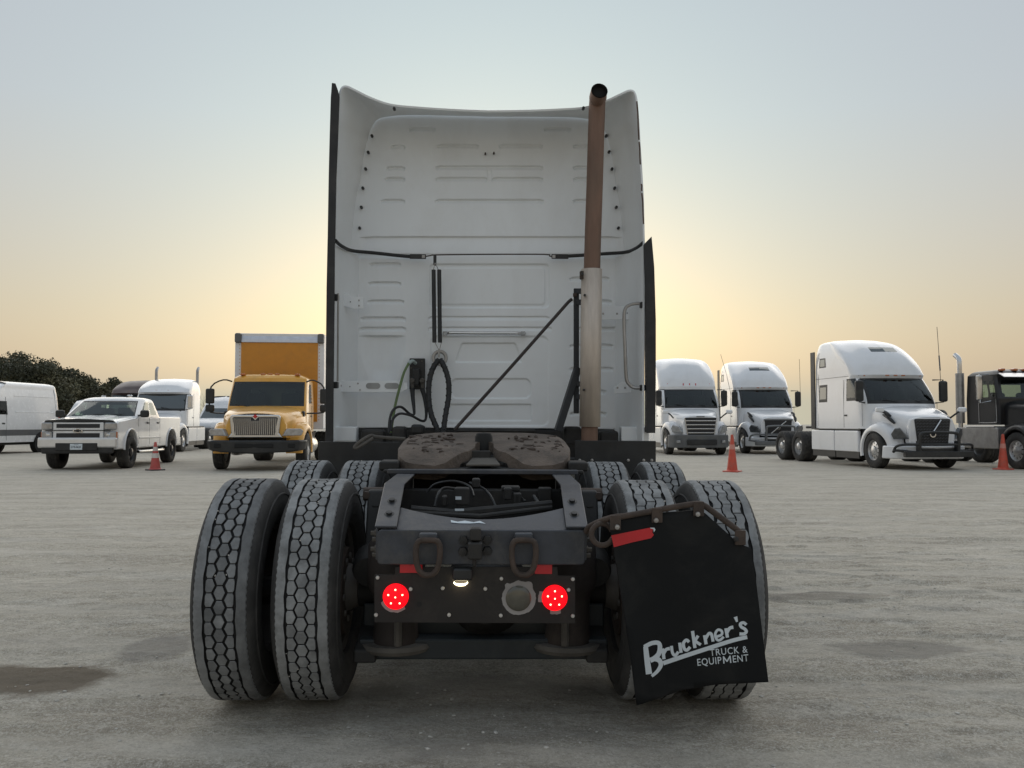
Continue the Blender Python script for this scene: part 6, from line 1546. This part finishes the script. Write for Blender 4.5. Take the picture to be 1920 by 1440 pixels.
for s in (-1, 1):
    fender(t, s, YE, 0, 0.5, 0.58, 1.14, 0.68, -4, 186, lambda a: 0.16 + 0.08 * math.exp(-((a - 60) / 35) ** 2), lambda a: -0.08 * max(0, math.cos(R(a))) ** 1.3)
    M = Matrix.Translation((s * 0.86, 0.98, 1.00)) @ Matrix.Rotation(-s * R(26), 4, 'Z')
    lp = [(-0.24 * s, -0.09), (0.22 * s, -0.08), (0.27 * s, 0.04), (0.20 * s, 0.10), (-0.14 * s, 0.10)]
    MB().prism(lp if s > 0 else lp[::-1], -0.08, 0.05, 'y', M).build('headlight', LENS, t, bevel=0.02, fix=True)
    pbox(t, 'hood_vent', BLACKP, (s * 0.955, -0.25, 1.50), (0.08, 0.22, 0.16), 0.03)
    ptube(t, 'mirror_arm', BLACKP, [(s * 0.95, -0.85, 2.42), (s * 1.15, -0.72, 2.46), (s * 1.42, -0.6, 2.26), (s * 1.46, -0.6, 1.75), (s * 1.42, -0.6, 1.55), (s * 1.0, -0.6, 1.52)], 0.022, 6, 3)
    pbox(t, 'mirror', BLACKP, (s * 1.44, -0.58, 2.0), (0.22, 0.10, 0.42), 0.04)
    pbox(t, 'wide_angle_mirror', BLACKP, (s * 1.44, -0.58, 1.66), (0.22, 0.10, 0.20), 0.04)
    bg_wheel(t, s * 1.0, 0, s, 0.49, 0.27, RIM_W)
    bg_wheel(t, s * 0.92, -5.4, s, 0.49, 0.52, RIM_W)
    ptube(t, 'door_seam', BLACKP, [(s * 1.003, -1.55, 1.05), (s * 1.003, -1.55, 1.75)], 0.006, 4)
    pbox(t, 'door_handle', BLACKP, (s * 1.01, -1.42, 1.45), (0.03, 0.16, 0.05), 0.01)
    pbox(t, 'corner_cap', GREYP, (s * 1.13, -2.44, 3.82), (0.18, 0.22, 0.30), 0.05)
    pbox(t, 'frame_rail', DARK, (s * 0.42, -3.5, 0.85), (0.08, 7.5, 0.25), 0.01)
    MB().lathe([(0, 0), (0.27, 0.02), (0.29, 0.06), (0.29, 0.9), (0.27, 0.94), (0, 0.96)], 24, Matrix.Translation((s * 0.85, -0.95, 0.62)) @ Matrix.Rotation(R(90), 4, 'X')).build('fuel_tank', CHROME, t)
pprism(t, 'bumper', BLACKP, [(-1.18, 0.55), (-1.17, 0.85), (-1.05, 1.05), (-0.6, 1.17), (0, 1.21), (0.6, 1.17), (1.05, 1.05), (1.17, 0.85), (1.18, 0.55), (0.9, 0.55), (0.8, 0.9), (-0.8, 0.9), (-0.9, 0.55)], 0.44, 0.80, 'z', 0.05, lambda x, y, z: (x * (1.0 if z > 0.6 else 0.96), y, z + (0.10 * (abs(x) / 1.18) ** 2 if z < 0.6 else 0)))
for x0, x1 in ((-0.45, 0.45), (-0.95, -0.6), (0.6, 0.95)): pbox(t, 'bumper_opening', HOLE, ((x0 + x1) / 2, 1.18 - (0.09 if abs(x0 + x1) > 0.2 else 0), 0.66), (x1 - x0, 0.06, 0.12), 0.02)
for x in (-0.7, -0.18, 0, 0.18, 0.7): pbox(t, 'marker_light', AMBER, (x, -0.98, 2.63), (0.13, 0.14, 0.06), 0.02)
pbox(t, 'engine_block', DARK, (0, 0, 0.75), (1.3, 1.6, 0.5), 0.05)
box_ = pbox(t, 'cargo_box', BW, (0, -6.0, 2.52), (2.44, 7.1, 2.90), 0.02)
pbox(t, 'box_front_panel', OR, (0, -2.44, 2.49), (2.10, 0.03, 2.40), 0.004)
ptop = MB(); rows = []
for q in range(7):
    a = R(90 * q / 6); rows.append([(x, -2.55 + 0.14 * math.cos(a), 3.70 + 0.27 * math.sin(a)) for x in (1.05, -1.05)])
ptop.grid(rows); ptop.build('box_nose_rail', mat('dented_silver_rail', (0.62, 0.64, 0.70), 0.35, metal=0.5, var=0.1, bump=0.3, bump_scale=4), t, smooth=60)
mb = MB()
for k_ in range(22):
    for s in (-1, 1): mb.lathe([(0, 0.006), (0.012, 0.003), (0.014, 0)], 6, Matrix.Translation((s * 1.09, -2.447, 1.35 + k_ * 0.108)) @ Matrix.Rotation(R(-90), 4, 'X'))
for k_ in range(20): mb.lathe([(0, 0.006), (0.012, 0.003), (0.014, 0)], 6, Matrix.Translation((-1.0 + k_ * 0.105, -2.405, 3.67)) @ Matrix.Rotation(R(-90), 4, 'X'))
o = mb.build('box_rivets', OR, t); o['kind'] = 'stuff'
for s in (-0.3, 0.35): ptube(t, 'wiper', BLACKP, [(s, -0.30, 1.70), (s + 0.42, -0.38, 1.76)], 0.012, 5)
# ------------------------------------------------------------------ traffic cones
CONE_O = mat('faded_orange_cone', (0.58, 0.085, 0.05), 0.55, var=0.12, dirt=(0.30, 0.16, 0.12), dirt_amt=0.6, dirt_scale=9)
CONE_R = mat('faded_pink_red_cone', (0.50, 0.085, 0.075), 0.55, var=0.12, dirt=(0.30, 0.16, 0.13), dirt_amt=0.6, dirt_scale=9)
CONE_W = mat('dull_reflective_band', (0.62, 0.58, 0.54), 0.5, var=0.12, dirt=(0.40, 0.30, 0.25), dirt_amt=0.6, dirt_scale=9)
CONE_P = mat('worn_reflective_band', (0.62, 0.26, 0.21), 0.5, var=0.15, dirt=(0.45, 0.2, 0.16), dirt_amt=0.6, dirt_scale=9)
def cone(px, py, h, label, body, bands, base_m, band_m):
    g = hit_ground(px, py); o = empty('traffic_cone', g, rng.uniform(0, 1)); tag(o, label, 'cone', 'traffic cones along the parked row')
    def r(z): return lerp(0.135, 0.030, z / h)
    MB().prism(rrect(-0.19, 0.19, -0.19, 0.19, 0.04, 3), 0.003, 0.035, 'z').build('base', base_m, o, bevel=0.008, fix=True)
    MB().lathe([(0.165, 0.033), (0.15, 0.045), (r(0.05), 0.06), (r(h * 0.5), h * 0.5), (r(h), h), (r(h) * 0.7, h + 0.004), (r(h) * 0.6, h - 0.03)], 28).build('cone_body', body, o)
    for z0, z1 in bands:
        MB().lathe([(r(z0) + 0.0005, z0), (r(z0) + 0.004, z0 + 0.003), (r(z1) + 0.004, z1 - 0.003), (r(z1) + 0.0005, z1)], 28).build('reflective_band', band_m, o)
cone(291, 882, 0.72, 'red cone with two white bands and dark base in front of the pickup', CONE_R, ((0.32, 0.44), (0.50, 0.60)), BLACKP, CONE_W)
cone(1373, 885, 0.92, 'tall faded orange cone just right of the big tractor', CONE_O, ((0.56, 0.68),), CONE_O, CONE_P)
cone(1881, 881, 0.92, 'tall faded orange cone in front of the black truck', CONE_O, ((0.56, 0.68),), CONE_O, CONE_P)

# ------------------------------------------------------------------ trees behind the yard
BARK = mat('bark', (0.09, 0.07, 0.055), 0.95, var=0.3)
LEAF = [mat('dusky_leaf_a', (0.085, 0.088, 0.05), 0.7, var=0.3, scale=0.8), mat('dusky_leaf_b', (0.115, 0.11, 0.062), 0.7, var=0.3, scale=0.8), mat('dusky_leaf_c', (0.06, 0.064, 0.038), 0.7, var=0.3, scale=0.8)]
def tree(name, x, y, h, rx, seed, label, group, n_leaf=20000, leaf=0.085):
    """tapered trunk, forked limbs and a crown of leaf faces clumped round the limb ends"""
    r = np.random.default_rng(seed); gz_ = float(ground_z(x, y)); o = empty(name, (x, y, gz_), r.random() * 6); tag(o, label, 'tree', group)
    mb = MB(); mb.tube([(0, 0, -0.2), (0.1, 0, h * 0.2), (0.0, 0.1, h * 0.42)], [0.26, 0.2, 0.14], 8); ends = []
    for k in range(11):
        a = r.random() * 6.28; e = Vector((math.cos(a) * rx * (0.25 + 0.6 * r.random()), math.sin(a) * rx * (0.25 + 0.6 * r.random()), h * (0.38 + 0.55 * r.random())))
        b0 = Vector((0.05, 0.05, h * (0.2 + 0.2 * r.random()))); mid = b0.lerp(e, 0.5) + Vector((0, 0, -0.3))
        mb.tube([b0, mid, e], [0.10, 0.06, 0.02], 6); ends.append(e); ends.append(mid.lerp(e, 0.5))
    mb.build('trunk', BARK, o)
    V, F, mi = [], [], []
    per = n_leaf // (len(ends) * 3)
    for e in ends:
        for c in range(3):
            cc = np.array(e) + r.normal(size=3) * np.array([rx * 0.16, rx * 0.16, h * 0.07]); rad = rx * (0.13 + 0.12 * r.random())
            P = r.normal(size=(per, 3)); P = P / np.linalg.norm(P, axis=1)[:, None] * (rad * (0.45 + 0.75 * r.random((per, 1)))) * np.array([1.15, 1.15, 0.85]) + cc
            A = r.normal(size=(per, 3)); A /= np.linalg.norm(A, axis=1)[:, None]; B = np.cross(A, r.normal(size=(per, 3))); B /= np.linalg.norm(B, axis=1)[:, None]
            s = leaf * (0.5 + r.random((per, 1)))
            b0 = len(V) * 0 + sum(len(q) for q in V)
            V.append(np.concatenate([P + A * s, P + B * s * 0.55, P - A * s, P - B * s * 0.55], 0))
            i = np.arange(per); F.append(np.stack([i, i + per, i + 2 * per, i + 3 * per], 1) + b0); mi.append(np.full(per, r.integers(0, 3)))
    np_mesh('crown', np.concatenate(V), np.concatenate(F), LEAF, o, smooth=False, midx=np.concatenate(mi))
rt = random.Random(5)
row = [(-8, 59, 6.0, 3.4), (30, 57, 6.1, 3.2), (62, 61, 5.8, 3.0), (95, 58, 5.2, 2.8), (125, 60, 4.8, 2.6), (152, 62, 4.4, 2.3), (172, 66, 4.5, 2.0), (192, 64, 4.2, 1.6), (-60, 62, 6.0, 3.4)]
names = ['dark bushy tree, second from the left edge', 'tallest dark bushy tree at the left edge', 'dark bushy tree right of the tallest one', 'dark tree in the middle of the left treeline', 'lower dark tree where the left treeline falls away', 'low dark tree near the right end of the left treeline', 'small tree beside the end of the left treeline', 'smallest tree at the right end of the left treeline', 'leftmost dark tree, cut off by the left edge']
for i, (px, D_, h, rx) in enumerate(row):
    d = ray(px, 790); x = d.x / d.y * D_
    tree('tree', x, D_, h, rx, 20 + i, names[i], 'trees behind the yard')
# bare brush behind the yellow truck
def brush(px, D_, h, seed, label):
    d = ray(px, 790); x = d.x / d.y * D_; r = random.Random(seed)
    o = empty('bare_shrub', (x, D_, float(ground_z(x, D_)))); tag(o, label, 'shrub', 'bare shrubs behind the yellow truck')
    mb = MB()
    def grow(p, dr, l, rad, depth):
        q = p + dr * l; mb.tube([p, p.lerp(q, 0.5) + Vector((r.uniform(-1, 1), r.uniform(-1, 1), 0)) * l * 0.06, q], [rad, rad * 0.8, rad * 0.6], 4, caps=False)
        if depth:
            for k in range(3): grow(p.lerp(q, r.uniform(0.5, 1)), (dr + Vector((r.uniform(-0.8, 0.8), r.uniform(-0.8, 0.8), r.uniform(-0.1, 0.5)))).normalized(), l * 0.66, rad * 0.55, depth - 1)
    for k in range(5): grow(Vector((r.uniform(-0.6, 0.6), r.uniform(-0.4, 0.4), -0.1)), Vector((r.uniform(-0.3, 0.3), r.uniform(-0.3, 0.3), 1)).normalized(), h * 0.42, 0.035, 4)
    mb.build('branches', mat('dry_branch', (0.10, 0.065, 0.045), 0.9, var=0.3), o, smooth=0)
brush(404, 52, 3.3, 3, 'bare brown shrub just left of the yellow truck mirror'); brush(422, 54, 3.1, 8, 'bare brown shrub half hidden by the yellow truck mirror')
